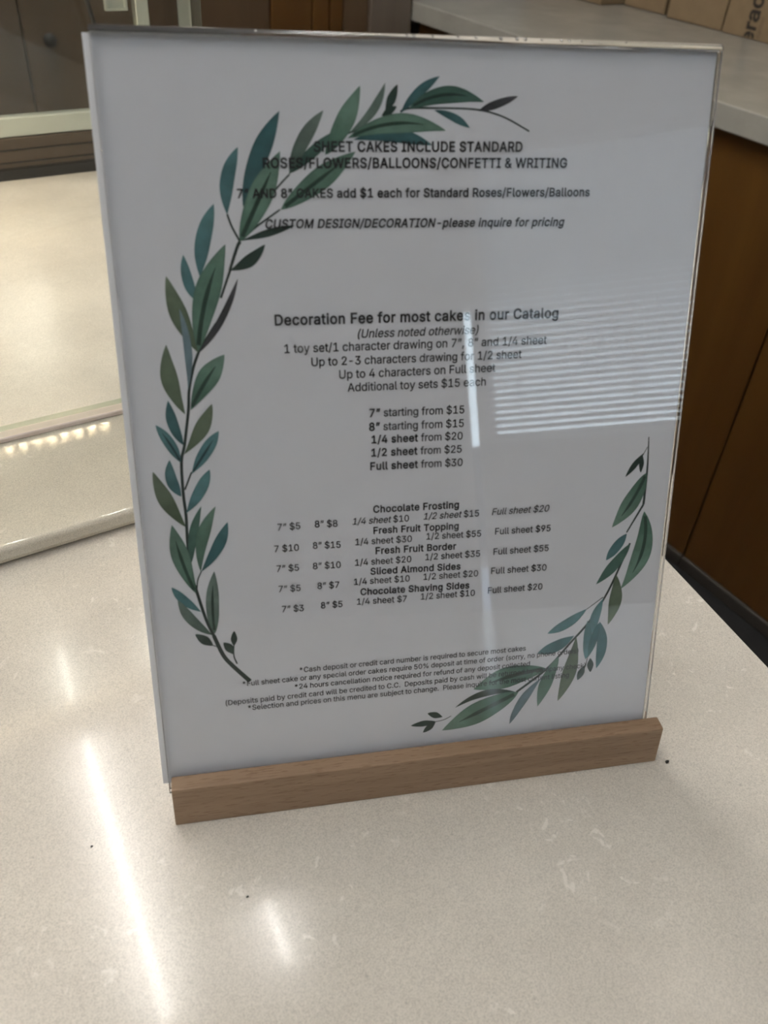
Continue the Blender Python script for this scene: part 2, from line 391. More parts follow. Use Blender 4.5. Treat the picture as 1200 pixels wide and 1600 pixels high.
[66,456,[[60,0,60,509,241,509,266,508,289,504,310,499,329,491,345,481,359,469,371,456,381,442,388,426,394,410,397,392,398,374,397,358,395,344,392,331,387,320,380,310,373,301,365,293,356,286,347,280,336,275,326,270,315,267,315,262,327,261,339,257,351,252,363,245,374,237,385,227,394,216,402,203,409,189,414,173,417,155,418,136,417,117,413,100,408,83,400,67,390,52,377,39,362,28,344,18,324,10,301,4,275,1,247,0],[125,57,245,57,272,58,296,63,315,70,330,80,341,92,349,105,354,120,355,137,355,149,352,161,348,173,342,184,335,194,327,203,317,211,306,218,293,224,279,228,264,230,248,231,125,231],[125,285,238,285,252,286,265,288,277,291,288,296,299,302,308,309,316,317,323,326,329,337,333,348,335,359,336,372,334,388,330,403,323,417,313,429,299,439,283,446,263,450,240,452,125,452]]],
[67,510,[[267,-7,235,-5,205,1,177,11,150,25,126,42,104,63,86,88,70,115,57,146,48,179,42,215,40,254,42,293,48,329,57,362,70,393,86,421,104,445,126,466,150,484,177,498,205,508,235,514,267,516,286,515,305,513,323,509,340,504,357,498,373,490,388,481,402,471,415,460,427,447,438,433,448,418,456,402,463,385,469,367,473,348,408,348,405,361,401,373,395,384,389,395,382,404,375,413,366,421,357,428,348,435,337,440,327,445,315,449,304,452,292,454,280,455,267,456,245,454,223,450,203,443,184,432,166,419,150,403,137,385,125,364,116,340,109,314,105,285,103,254,105,223,109,194,116,168,125,145,137,123,151,105,166,89,184,76,203,66,223,59,245,54,267,53,280,53,292,55,304,57,315,60,327,64,337,69,348,74,357,81,366,88,375,96,382,105,389,114,395,125,401,136,405,148,408,160,473,160,469,142,463,124,457,107,448,91,438,76,428,62,416,49,402,38,388,28,373,19,357,11,341,5,323,0,305,-4,286,-6]]],
[68,502,[[219,0,96,0,96,57,215,57,244,58,272,63,296,70,318,81,337,94,354,110,368,128,379,149,388,172,394,198,398,226,399,255,398,285,394,312,388,337,379,361,368,381,354,399,338,415,320,428,299,438,275,446,249,450,221,452,93,452,93,509,225,509,261,507,294,501,325,492,353,478,377,461,399,441,418,418,433,391,446,361,455,329,460,293,462,255,460,217,455,181,446,149,433,119,417,92,398,68,376,48,351,31,322,17,291,8,256,2],[125,509,125,0,60,0,60,509]]],
[69,419,[[60,0,60,509,372,509,372,452,125,452,125,286,355,286,355,229,125,229,125,57,375,57,375,0]]],
[70,410,[[60,0,60,509,369,509,369,452,125,452,125,278,346,278,346,221,125,221,125,0]]],
[71,520,[[269,-7,236,-5,205,1,176,11,149,25,125,43,104,64,85,88,69,116,57,146,47,179,42,215,40,254,42,293,47,329,57,362,69,393,85,421,103,445,125,466,149,484,175,498,203,508,233,514,265,516,285,515,304,513,322,509,340,504,358,497,374,489,389,480,403,469,416,458,429,445,439,431,449,416,458,401,465,384,470,367,474,349,408,349,404,361,399,372,393,383,387,393,380,403,373,411,365,420,356,427,347,434,337,439,326,444,315,448,304,452,291,454,279,455,265,456,243,454,222,450,202,443,183,432,166,419,150,404,137,385,125,364,116,340,109,314,105,285,103,254,105,223,109,194,116,168,125,145,137,124,151,105,166,90,184,76,203,66,224,59,246,54,269,53,290,54,309,57,328,63,345,71,360,81,374,93,386,107,396,123,404,141,410,160,414,180,415,202,434,199,283,199,283,256,478,256,478,200,476,170,471,141,463,115,451,91,436,69,419,50,399,33,377,19,352,8,326,0,298,-5]]],
[72,517,[[60,0,60,509,125,509,125,289,392,289,392,509,457,509,457,0,392,0,392,232,125,232,125,0]]],
[73,300,[[31,0,31,57,118,57,118,452,31,452,31,509,269,509,269,452,183,452,183,57,269,57,269,0]]],
[75,467,[[104,145,104,216,139,261,174,303,212,344,364,509,448,509,231,276,228,276],[60,0,60,509,125,509,125,334,124,225,125,193,125,0],[372,0,188,259,228,309,449,0]]],
[76,393,[[60,0,60,509,125,509,125,57,361,57,361,0]]],
[77,628,[[60,0,60,509,152,509,277,187,287,159,299,123,311,84,322,49,307,49,318,83,330,121,342,158,352,187,476,509,568,509,568,0,504,0,504,291,504,327,505,369,506,413,507,457,513,457,498,409,482,363,467,322,456,291,342,0,286,0,170,291,159,321,145,361,129,408,112,457,119,457,120,416,121,372,122,328,122,291,122,0]]],
[78,523,[[60,0,60,509,136,509,343,183,363,151,388,107,414,55,405,54,401,108,399,157,399,195,399,509,463,509,463,0,387,0,202,290,177,331,148,381,108,452,119,454,122,384,124,328,125,291,125,0]]],
[79,533,[[267,-7,235,-5,205,1,177,11,150,25,126,42,105,63,86,88,70,115,57,146,48,179,42,215,40,254,42,293,48,329,57,362,70,393,86,421,105,445,126,466,150,484,177,498,205,508,235,514,267,516,299,514,329,508,357,498,384,484,408,466,429,445,448,421,464,393,477,362,486,329,491,293,493,254,491,215,486,179,477,146,464,115,448,88,429,63,408,42,384,25,357,11,329,1,299,-5],[267,53,289,54,310,59,330,66,349,76,367,89,383,105,396,123,408,144,418,168,425,194,429,223,430,254,429,286,425,314,418,341,408,365,396,386,383,404,367,420,349,433,330,443,310,450,289,454,267,456,245,454,223,450,203,443,184,433,167,420,151,404,137,385,125,364,116,340,109,314,105,285,103,254,105,223,109,194,116,168,125,144,137,123,151,105,167,89,184,76,203,66,223,59,245,54]]],
[80,445,[[60,0,60,509,235,509,263,507,289,503,312,497,332,487,350,476,366,462,379,447,390,430,398,411,404,391,407,370,409,348,407,325,404,304,398,284,390,265,379,248,366,233,350,219,332,207,312,198,289,191,263,187,235,186,109,186,109,242,233,242,252,243,269,246,284,250,297,256,308,264,318,272,327,282,333,294,338,306,342,319,344,333,344,348,344,362,342,376,338,389,333,402,326,413,318,423,308,431,297,439,284,444,268,449,251,451,232,452,125,452,125,0]]],
[82,449,[[60,0,60,509,236,509,264,507,290,504,313,497,333,489,351,478,367,465,380,450,390,433,399,415,405,395,408,374,409,352,408,330,405,309,399,290,390,271,380,255,367,240,351,228,333,217,312,209,289,203,264,199,236,198,96,198,96,255,234,255,252,256,269,258,284,262,298,267,309,273,319,281,327,290,334,300,339,312,342,324,344,338,345,352,344,367,342,380,339,393,334,405,327,415,319,425,309,433,298,440,284,445,269,449,252,451,233,452,125,452,125,0],[353,0,230,229,303,229,428,0]]],
[83,447,[[224,-9,197,-8,172,-4,149,1,128,9,108,19,91,31,76,45,64,60,54,77,46,96,41,115,38,137,104,137,107,123,110,110,116,98,123,88,132,79,142,71,154,64,166,59,180,55,194,52,209,50,224,49,241,50,257,52,272,55,286,60,299,66,311,74,321,82,329,92,336,102,341,114,345,126,346,139,345,151,342,161,338,171,332,179,325,186,316,193,307,199,296,205,245,222,184,239,154,249,128,260,105,274,86,289,71,307,60,326,54,348,52,372,53,393,58,413,65,431,75,448,87,463,102,476,119,488,138,498,158,506,180,511,203,514,227,516,252,514,275,511,296,505,316,498,334,488,351,476,365,463,377,449,387,433,394,415,399,397,401,378,337,378,334,396,326,412,316,426,302,437,286,447,267,453,247,457,225,459,209,458,194,456,180,452,167,448,156,442,145,435,136,427,129,418,123,409,118,398,116,387,115,376,116,363,119,352,124,342,131,334,139,326,148,319,158,313,169,308,212,293,264,279,312,264,324,258,336,252,347,245,359,238,369,229,379,220,387,209,395,198,401,185,405,171,407,155,408,139,407,118,403,99,396,81,386,64,374,48,360,34,343,21,323,11,302,2,278,-4,252,-8]]],
[84,449,[[32,452,32,509,417,509,417,452,257,452,257,0,193,0,193,452]]],
[85,517,[[259,-8,230,-7,203,-2,177,5,154,15,133,28,114,43,98,60,85,80,74,101,66,124,62,148,60,173,60,509,124,509,124,178,125,160,128,144,133,128,141,113,150,99,160,87,173,77,187,68,203,61,220,56,239,53,259,52,279,53,298,56,315,61,331,68,345,77,357,87,368,99,377,113,384,128,389,144,392,160,393,178,393,509,457,509,457,173,456,148,451,124,443,101,433,80,419,60,403,43,384,28,363,15,340,5,315,-2,288,-7]]],
[87,686,[[155,0,16,509,82,509,163,196,175,145,187,94,197,40,189,40,200,94,211,145,224,196,306,509,380,509,462,196,474,145,486,94,497,40,488,40,499,94,510,145,523,196,603,509,670,509,530,0,455,0,368,323,351,391,336,475,350,475,335,395,318,323,230,0]]],
[97,389,[[160,-9,142,-8,126,-5,110,-1,94,5,80,12,68,22,57,32,48,45,40,58,35,73,31,90,30,108,31,123,34,138,38,150,43,161,50,171,58,179,67,187,78,193,89,199,100,203,112,207,125,211,178,220,234,227,244,228,252,230,259,232,265,235,270,238,273,243,275,248,276,255,276,257,275,268,273,279,271,288,267,297,262,304,256,311,248,317,240,322,230,326,220,329,208,330,196,331,183,330,171,329,159,326,149,322,140,318,132,313,124,307,118,301,112,294,107,288,103,281,100,274,41,291,48,308,57,322,67,335,79,346,91,355,104,364,118,370,133,375,148,379,163,382,179,384,194,384,239,379,251,376,263,372,275,367,286,360,296,353,306,343,315,333,322,320,329,306,333,290,336,272,337,251,337,0,277,0,277,52,272,52,252,25,244,18,236,12,226,6,215,1,203,-3,190,-6,176,-8],[170,45,187,46,202,49,216,53,228,59,239,66,248,74,257,83,263,93,269,104,272,115,275,126,276,138,276,190,259,182,231,176,200,171,175,168,134,159,125,155,117,150,110,145,103,139,98,132,95,124,93,115,92,105,92,95,94,87,98,79,102,72,107,66,114,61,121,56,130,52,139,49,149,47,159,46]]],
[98,424,[[229,-8,213,-7,198,-5,184,-1,172,4,162,10,153,17,145,24,138,31,118,59,112,59,112,0,53,0,53,509,114,509,114,319,118,319,137,346,144,353,152,360,161,367,171,373,183,378,197,381,212,384,229,384,252,383,274,378,294,371,313,361,330,347,345,332,359,313,370,293,379,270,385,245,389,218,390,189,389,160,385,133,379,108,370,84,359,64,346,45,330,29,313,16,294,5,274,-2,252,-7],[220,47,237,48,253,51,267,57,279,66,291,76,301,88,309,101,316,117,321,133,325,151,327,170,328,189,327,209,325,227,321,245,316,261,309,276,301,290,291,301,280,311,267,319,253,325,237,329,220,330,203,329,188,325,174,320,161,312,150,302,140,291,132,278,125,263,120,247,116,229,113,210,113,189,113,169,116,150,120,132,125,115,132,100,140,86,150,75,162,65,174,57,188,51,204,48]]],
[99,396,[[207,-8,182,-7,159,-2,137,6,117,16,98,30,82,46,68,64,56,85,46,108,40,133,36,159,34,187,36,216,40,243,46,268,56,291,68,312,82,330,98,346,117,360,137,371,159,378,182,383,207,384,221,384,234,383,247,380,260,377,272,373,284,368,295,362,305,356,315,349,324,341,332,332,340,322,347,312,353,301,358,289,362,277,303,262,290,289,270,311,242,325,207,330,189,329,173,325,158,319,145,310,134,300,124,287,115,274,108,258,103,242,99,224,97,206,96,187,97,169,99,151,103,134,108,117,115,102,124,89,134,76,145,66,158,57,173,51,189,48,207,46,243,52,271,66,292,89,304,117,363,102,359,90,354,78,348,67,341,56,334,46,325,37,316,29,306,21,296,15,285,9,273,4,261,-1,248,-4,235,-6,221,-8]]],
[100,424,[[195,-8,172,-7,151,-2,130,5,111,16,94,29,79,45,66,64,55,84,46,108,39,133,35,160,34,189,35,218,39,245,46,270,55,293,66,313,79,332,95,347,112,361,131,371,151,378,173,383,196,384,213,384,228,381,241,378,253,373,263,367,272,360,280,353,287,346,306,319,311,319,311,509,372,509,372,0,313,0,313,59,307,59,287,31,280,24,272,17,263,10,252,4,241,-1,227,-5,212,-7],[205,47,221,48,236,51,250,57,263,65,274,75,284,86,293,100,299,115,305,132,309,150,311,169,312,189,311,210,309,229,305,247,300,263,293,278,284,291,275,302,263,312,251,320,237,325,221,329,205,330,187,329,172,325,157,319,145,311,133,301,124,290,115,276,108,261,103,245,99,227,97,209,96,189,97,170,99,151,103,133,109,117,115,101,124,88,134,76,145,66,158,57,172,51,188,48]]],
[101,404,[[212,-8,185,-7,161,-2,138,6,117,16,98,30,82,46,68,64,56,85,46,108,40,132,35,159,34,187,35,215,39,242,46,267,55,290,67,311,81,329,97,346,115,359,135,370,157,378,180,383,205,384,221,384,236,382,251,379,266,374,280,368,294,361,307,351,319,341,331,329,341,315,350,299,357,282,363,263,368,242,370,219,371,194,371,169,75,169,75,221,338,221,310,202,309,220,307,237,303,254,298,269,291,282,283,294,273,305,263,314,250,321,237,326,222,329,205,330,189,329,173,326,159,321,146,313,135,304,125,294,116,282,109,270,103,256,99,241,97,226,96,211,96,178,97,157,100,139,104,122,110,106,118,92,128,80,139,70,151,61,165,55,179,50,195,47,212,46,224,47,234,48,244,50,254,53,263,56,271,61,278,66,285,73,292,80,297,88,302,96,306,105,365,91,360,77,353,63,345,51,335,39,324,29,311,19,298,11,283,4,266,-1,249,-5,231,-7]]],
[102,254,[[228,379,228,327,6,327,6,379],[81,0,81,432,82,447,84,461,89,474,96,486,104,496,113,505,124,513,135,519,148,524,161,527,174,529,187,530,222,527,243,521,227,468,215,472,195,474,182,473,171,470,162,466,154,460,149,452,145,443,142,431,142,419,142,0]]],
[103,425,[[207,-151,187,-150,168,-148,150,-144,134,-140,119,-134,105,-127,93,-119,82,-110,73,-101,64,-91,57,-80,51,-69,101,-41,122,-66,128,-72,136,-78,145,-83,154,-88,165,-92,178,-95,192,-97,207,-97,229,-96,249,-92,267,-85,282,-75,295,-62,304,-47,310,-28,311,-6,311,68,306,68,287,41,280,34,272,28,263,21,252,16,241,11,227,8,212,5,195,5,173,6,152,10,132,17,113,27,95,39,80,53,67,71,55,90,46,112,39,136,35,163,34,191,35,220,39,246,46,271,55,293,66,314,80,332,95,347,112,361,131,371,152,378,173,383,196,384,213,384,228,382,242,378,253,373,264,367,273,360,281,353,288,346,308,319,313,319,313,379,372,379,372,-9,371,-32,367,-54,360,-73,350,-90,338,-104,324,-117,308,-127,291,-136,271,-142,251,-147,229,-150],[205,59,222,60,237,63,251,68,264,75,275,84,285,95,293,107,300,121,305,137,309,154,312,172,312,193,312,212,309,231,305,248,300,264,293,278,285,291,275,303,264,312,251,320,237,325,222,329,205,330,188,329,172,325,158,320,145,312,134,302,124,290,115,277,109,262,103,246,99,229,97,212,96,193,97,173,99,155,103,138,109,123,116,108,124,96,134,85,145,76,158,68,172,63,188,60]]],
[104,410,[[114,227,114,0,53,0,53,509,114,509,114,287,102,287,112,312,124,332,137,349,152,362,169,372,187,379,207,383,227,384,246,383,264,380,280,376,295,369,309,360,321,349,332,336,341,321,348,304,353,285,356,264,357,240,357,0,296,0,296,235,295,256,290,275,283,291,273,304,260,315,246,323,229,328,210,329,197,328,184,326,172,322,161,317,150,311,141,303,133,293,126,283,121,271,117,257,114,243]]],
[105,167,[[53,0,53,379,114,379,114,0],[84,443,75,444,67,446,60,449,54,455,48,461,44,468,42,475,41,483,42,491,44,499,48,506,54,512,60,517,67,521,75,523,84,524,92,523,100,521,107,517,114,512,119,506,123,499,126,491,126,483,126,475,123,468,119,461,114,455,107,449,100,446,92,444]]],
[106,167,[[53,379,114,379,114,-30,113,-47,111,-63,107,-77,102,-90,95,-102,86,-113,76,-122,65,-129,52,-135,37,-139,21,-142,4,-143,-10,-143,-10,-87,2,-87,14,-86,25,-83,34,-78,40,-72,46,-64,50,-54,52,-42,53,-29],[83,443,75,444,67,446,60,449,53,455,48,461,44,468,42,475,41,483,42,491,44,499,48,506,53,512,60,517,67,521,75,523,83,524,92,523,100,521,107,517,114,512,119,506,123,499,125,491,126,483,125,475,123,468,119,461,114,455,107,449,100,446,92,444]]],
[107,381,[[110,137,110,212,121,212,284,379,360,379,184,199,177,199],[53,0,53,509,114,509,114,0],[294,0,148,186,191,229,372,0]]],
[108,189,[[139,-2,119,-1,101,3,86,10,74,20,65,33,58,47,54,65,53,84,53,509,114,509,114,99,114,87,115,77,117,68,120,62,124,58,130,54,137,53,146,52,160,53,170,54,181,3,162,-1]]],
[109,610,[[53,0,53,379,112,379,112,295,108,295,112,310,118,323,125,335,132,346,141,355,151,363,161,370,172,376,183,380,195,384,207,386,219,386,239,385,257,380,273,372,287,361,299,347,309,331,316,314,321,295,312,295,317,308,322,321,329,332,337,343,347,353,357,361,368,369,381,375,394,380,407,383,422,385,437,386,453,385,468,383,483,378,497,372,510,364,522,354,532,342,541,328,548,313,553,296,556,276,557,255,557,0,496,0,496,254,494,273,490,289,483,302,473,313,460,321,447,326,433,329,419,330,406,330,395,328,384,324,374,320,365,314,358,307,351,299,345,290,341,280,338,270,336,259,335,247,335,0,274,0,274,260,273,275,269,288,262,301,253,311,242,320,229,326,215,329,199,330,188,330,178,328,168,325,158,320,148,314,140,307,132,299,126,289,121,278,117,266,114,253,114,238,114,0]]],
[110,410,[[114,227,114,0,53,0,53,379,112,379,112,287,102,287,112,312,124,332,137,349,152,362,169,372,187,379,207,383,227,384,246,383,264,380,280,376,295,369,309,360,321,349,332,336,341,321,348,304,353,285,356,264,357,240,357,0,296,0,296,235,295,256,290,275,283,291,273,304,260,315,246,323,229,328,210,329,197,328,184,326,172,322,161,317,150,311,141,303,133,293,126,283,121,271,117,257,114,243]]],
[111,415,[[207,-8,182,-7,159,-2,137,6,117,16,98,30,82,46,68,64,56,85,46,108,40,133,36,159,34,187,36,216,40,243,46,268,56,291,68,312,82,330,98,346,117,360,137,371,159,378,182,383,207,384,233,383,256,378,278,371,299,360,317,346,333,330,347,312,359,291,369,268,376,243,380,216,381,187,380,159,376,133,369,108,359,85,347,64,333,46,317,30,299,16,278,6,256,-2,233,-7],[207,46,226,48,242,51,257,57,270,66,282,76,292,89,300,102,307,117,312,134,316,151,318,169,319,187,318,206,316,224,312,242,307,258,300,274,292,287,282,300,270,310,257,319,242,325,226,329,207,330,189,329,173,325,158,319,145,310,134,300,124,287,115,274,108,258,103,242,99,224,97,206,96,187,97,169,99,151,103,134,108,117,115,102,124,89,134,76,145,66,158,57,173,51,189,48]]],
[112,424,[[53,-143,53,379,112,379,112,319,118,319,137,346,144,353,152,360,161,367,171,373,183,378,197,381,212,384,229,384,252,383,274,378,294,371,313,361,330,347,345,332,359,313,370,293,379,270,385,245,389,218,390,189,389,160,385,133,379,108,370,84,359,64,346,45,330,29,313,16,294,5,274,-2,252,-7,229,-8,213,-7,198,-5,184,-1,173,4,162,10,153,17,145,24,138,31,118,59,114,59,114,-143],[220,47,237,48,253,51,267,57,279,66,291,76,301,88,309,101,316,117,321,133,325,151,327,170,328,189,327,209,325,227,321,245,316,261,309,276,301,290,291,301,280,311,267,319,253,325,237,329,220,330,203,329,188,325,174,320,161,312,150,302,140,291,132,278,125,263,120,247,116,229,113,210,113,189,113,169,116,150,120,132,125,115,132,100,140,86,150,75,162,65,174,57,188,51,204,48]]],
[113,424,[[372,-143,311,-143,311,59,306,59,287,31,280,24,272,17,263,10,252,4,241,-1,227,-5,212,-7,195,-8,172,-7,151,-2,130,5,111,16,94,29,79,45,66,64,55,84,46,108,39,133,35,160,34,189,35,218,39,245,46,270,55,293,66,313,79,332,95,347,112,361,131,371,151,378,173,383,196,384,213,384,228,381,241,378,253,373,263,367,272,360,280,353,287,346,307,319,313,319,313,379,372,379],[205,47,221,48,236,51,250,57,263,65,274,75,284,86,293,100,299,115,305,132,309,150,311,169,312,189,311,210,309,229,305,247,300,263,293,278,284,291,275,302,263,312,251,320,237,325,221,329,205,330,187,329,172,325,157,319,145,311,133,301,124,290,115,276,108,261,103,245,99,227,97,209,96,189,97,170,99,151,103,133,109,117,115,101,124,88,134,76,145,66,158,57,172,51,188,48]]],
[114,259,[[53,0,53,379,112,379,112,321,115,321,122,335,130,347,140,358,152,367,166,375,181,380,196,384,213,385,229,384,243,384,243,322,230,324,207,326,194,325,182,323,170,319,159,315,149,309,140,301,132,293,126,284,121,273,117,262,114,250,114,237,114,0]]],
[115,365,[[182,-8,163,-7,145,-5,128,-2,112,3,98,10,84,18,72,27,62,38,53,50,45,63,40,78,36,94,94,107,99,92,105,79,114,69,124,60,136,54,150,49,165,46,181,45,200,46,217,50,232,55,244,62,255,71,262,81,267,91,268,103,267,112,265,121,260,129,254,136,246,142,237,147,225,151,212,155,149,170,125,177,104,186,87,196,72,208,61,222,53,237,48,255,47,274,48,290,51,305,57,319,65,332,75,343,87,354,100,363,115,370,131,377,149,381,167,384,187,384,206,384,223,381,239,378,254,372,267,366,279,358,290,349,299,339,307,328,314,316,319,303,324,290,268,277,264,288,258,298,251,307,243,316,232,323,219,328,205,331,187,333,171,332,156,329,143,324,131,317,121,308,114,299,110,289,109,277,110,267,112,258,117,250,124,243,133,237,144,232,157,227,172,223,229,209,254,202,275,194,292,183,306,171,317,158,325,142,330,125,331,107,330,90,326,75,321,61,312,47,302,35,290,24,276,15,260,6,242,0,223,-5,203,-7]]],
[116,227,[[204,379,204,327,6,327,6,379],[65,471,126,471,126,98,127,86,128,76,132,68,136,61,142,56,150,53,159,51,170,50,185,51,202,54,213,2,192,-3,168,-4,145,-3,125,2,107,10,92,21,80,35,72,52,67,71,65,93]]],
[117,410,[[182,-5,164,-4,146,-1,130,4,115,11,101,20,89,31,78,44,69,59,62,76,57,95,54,116,53,139,53,379,114,379,114,144,115,123,119,105,127,89,137,75,150,64,164,56,181,52,200,50,213,51,226,53,238,57,249,62,259,69,268,77,276,86,283,97,289,109,293,122,295,137,296,153,296,379,357,379,357,0,298,0,298,92,307,92,297,67,286,47,272,30,257,17,240,7,222,0,203,-4]]],
[118,389,[[163,0,17,379,84,379,165,155,187,87,206,21,184,21,203,87,224,155,305,379,371,379,226,0]]],
[119,567,[[138,0,23,379,87,379,133,214,154,137,175,41,165,41,186,135,206,214,252,379,316,379,362,214,382,136,402,41,391,41,413,135,434,214,480,379,545,379,429,0,368,0,319,172,305,225,291,280,277,338,291,338,277,280,263,225,248,172,199,0]]],
[121,389,[[47,-139,61,-86,71,-87,80,-89,88,-90,96,-90,104,-89,111,-87,118,-84,124,-80,130,-74,136,-67,141,-58,146,-48,151,-36,163,-1,17,379,84,379,165,155,187,87,206,21,184,21,202,87,224,155,305,379,371,379,204,-58,198,-72,191,-85,184,-97,177,-107,168,-116,159,-124,150,-130,139,-136,128,-140,117,-143,104,-145,91,-145,65,-143]]],
[8221,300,[[52,318,82,509,151,509,98,318],[175,318,205,509,274,509,222,318]]],
]
TEXT=[[0,"SHEET CAKES INCLUDE STANDARD","B",69.18,143.19,240.69,0.43],
[0,"ROSES/FLOWERS/BALLOONS/CONFETTI & WRITING","B",51.73,160.34,235.46,0.39],
[0,"7” AND 8” CAKES add $1 each for Standard Roses/Flowers/Balloons","B",42.6,169.8,225.9,0.21],
[0,"CUSTOM DESIGN/DECORATION-please inquire for pricing","BI",51.47,160.42,215.87,-0.18],
[1,"Decoration Fee for most cakes in our Catalog","B",53.21,160.68,182.78,-0.37],
[1,"(Unless noted otherwise)","I",82.83,129.21,177.56,0.05],
[1,"1 toy set/1 character drawing on 7”, 8” and 1/4 sheet","",56.11,156.45,172.92,-0.11],
[1,"Up to 2-3 characters drawing for 1/2 sheet","",65.83,146.59,167.83,-0.03],
[1,"Up to 4 characters on Full sheet","",75.99,136.31,162.9,0.21],
[1,"Additional toy sets $15 each","",79.29,132.87,157.81,-0.06],
[2,"7”| starting from $15","",87.28,124.64,147.54,-0.45],
[2,"8”| starting from $15","",87.12,124.58,142.15,-0.46],
[2,"1/4 sheet| from $20","",87.9,124.17,137.16,-0.49],
[2,"1/2 sheet| from $25","",87.75,123.99,131.92,-0.59],
[2,"Full sheet| from $30","",87.38,124.47,126.46,-0.63],
[3,"Chocolate Frosting","B",88.48,123.39,108.85,-0.58],
[3,"7” $5","",50.54,59.55,104.61,-0.05],
[3,"8” $8","",65.1,74.14,104.62,-0.38],
[3,"/1/4 sheet| $10","",79.88,102.85,104.6,-0.33],
[3,"/1/2 sheet| $15","",108.65,132.01,104.51,-0.31],
[3,"Full sheet $20","I",137.32,161.77,104.31,-0.22],
[3,"Fresh Fruit Topping","B",88.4,123.51,99.86,-0.75],
[3,"7 $10","",48.88,58.59,95.65,-0.15],
[3,"8” $15","",64.07,75.22,95.66,-0.49],
[3,"1/4 sheet $30","",80.91,104.11,95.74,-0.44],
[3,"1/2 sheet $55","",109.96,133.23,95.7,-0.51],
[3,"Full sheet $95","",139.03,163.27,95.58,-0.42],
[3,"Fresh Fruit Border","B",89.19,122.49,91.08,-0.75],
[3,"7” $5","",49.42,58.37,87.15,-0.24],
[3,"8” $10","",63.79,75.03,86.96,-0.32],
[3,"1/4 sheet $20","",80.66,103.94,86.89,-0.43],
[3,"1/2 sheet $35","",109.63,133.08,86.8,-0.39],
[3,"Full sheet $55","",138.7,163.01,86.68,-0.29],
[3,"Sliced Almond Sides","B",87.15,124.65,82.14,-1.04],
[3,"7” $5","",49.75,58.67,78.32,-0.28],
[3,"8” $7","",65.33,74.3,78.22,-0.27],
[3,"1/4 sheet $10","",80.09,103.32,78.46,-0.53],
[3,"1/2 sheet $20","",108.94,132.46,78.02,-0.5],
[3,"Full sheet $30","",138.0,162.49,77.96,-0.53],
[3,"Chocolate Shaving Sides","B",82.87,128.69,73.3,-1.29],
[3,"7” $3","",50.73,59.63,69.37,-0.31],
[3,"8” $5","",66.47,75.42,69.5,-0.19],
[3,"1/4 sheet $7","",81.15,102.24,69.47,-0.65],
[3,"1/2 sheet $10","",107.9,131.35,69.2,-0.47],
[3,"Full sheet $20","",136.94,161.23,69.22,-0.36],
[4,"*Cash deposit or credit card number is required to secure most cakes","",56.63,155.29,40.81,-0.87],
[4,"*Full sheet cake or any special order cakes require 50% deposit at time of order (sorry, no phone orders)","",33.08,180.25,36.95,-1.37],
[4,"*24 hours cancellation notice required for refund of any deposit collected","",54.34,157.63,33.06,-1.12],
[4,"(Deposits paid by credit card will be credited to C.C.  Deposits paid by cash will be returned by company check)","",25.68,184.19,29.03,-0.92],
[4,"*Selection and prices on this menu are subject to change.  Please inquire for the most current listing","",34.63,176.42,25.32,-1.41]]
LEAVES_TALL=[[38.9,220.6,43.7,241.7,4.8,0,0,0.08],[44.4,223.1,58.0,252.8,6.2,1,0,0.03],[60.5,233.6,77.3,247.3,3.5,8,0,0.0],[73.1,239.5,85.3,260.9,6.1,2,0,-0.03],[60.6,233.3,72.7,253.2,4.6,7,0,0.05],[42.7,211.7,57.7,240.5,8.0,2,1,0.0],[57.2,222.0,83.4,240.5,7.1,2,1,0.0],[43.2,212.0,61.6,216.8,2.3,4,0,0.0],[81.6,246.6,93.9,261.9,2.9,7,0,-0.1],[93.9,252.5,98.1,261.5,2.8,4,0,0.0],[92.6,251.8,97.8,254.8,2.2,4,0,0.0],[99.4,252.9,112.7,264.3,3.1,1,0,0.05],[102.3,254.4,128.6,256.7,5.4,8,1,0.12],[111.2,253.8,123.8,248.4,2.5,1,0,0.05],[126.8,253.8,140.8,258.6,2.7,6,0,0.0],[82.9,244.3,110.4,242.8,4.3,1,0,0.08],[80.9,244.8,115.1,247.5,6.0,2,1,0.1],[28.3,200.3,34.6,223.9,5.3,0,0,0.05],[26.2,192.4,23.2,207.5,3.7,0,0,0.05],[25.8,174.2,16.9,200.6,5.8,3,0,0.04],[25.8,174.7,37.6,210.8,8.5,2,1,0.05],[38.8,202.2,51.2,210.6,3.8,4,0,-0.08],[26.0,174.2,41.1,199.2,2.4,6,0,-0.05],[21.2,161.4,20.5,189.5,2.7,5,0,-0.05],[19.4,152.2,14.9,177.3,5.6,3,0,0.08],[21.5,153.7,34.8,173.2,7.2,2,1,0.03],[17.8,140.8,13.8,157.4,3.9,1,0,0.06],[17.9,137.3,29.2,155.5,5.0,3,0,-0.05],[16.4,134.2,8.7,148.7,4.0,0,1,-0.03],[20.0,129.6,30.9,145.3,4.7,0,1,0.0],[15.4,121.0,12.4,135.3,4.2,0,0,0.1],[16.1,108.8,6.1,131.2,5.3,3,0,0.05],[16.8,114.3,26.6,130.8,4.5,0,0,-0.03],[17.2,94.3,22.4,116.5,3.3,8,0,0.05],[20.3,90.0,27.7,116.1,4.6,2,0,0.08],[20.6,90.0,31.8,109.5,4.5,1,0,-0.05],[17.8,81.0,11.1,109.9,6.5,2,1,0.03],[19.1,72.9,8.8,84.3,3.6,0,0,0.05],[22.6,62.3,10.7,78.9,4.1,7,0,0.08],[23.8,62.8,25.4,89.6,5.2,7,1,0.03],[22.7,57.5,16.2,63.3,3.5,4,0,0.0],[30.6,52.6,26.9,58.4,3.2,4,0,-0.05],[30.9,56.6,31.4,63.1,2.3,4,0,0.0]]
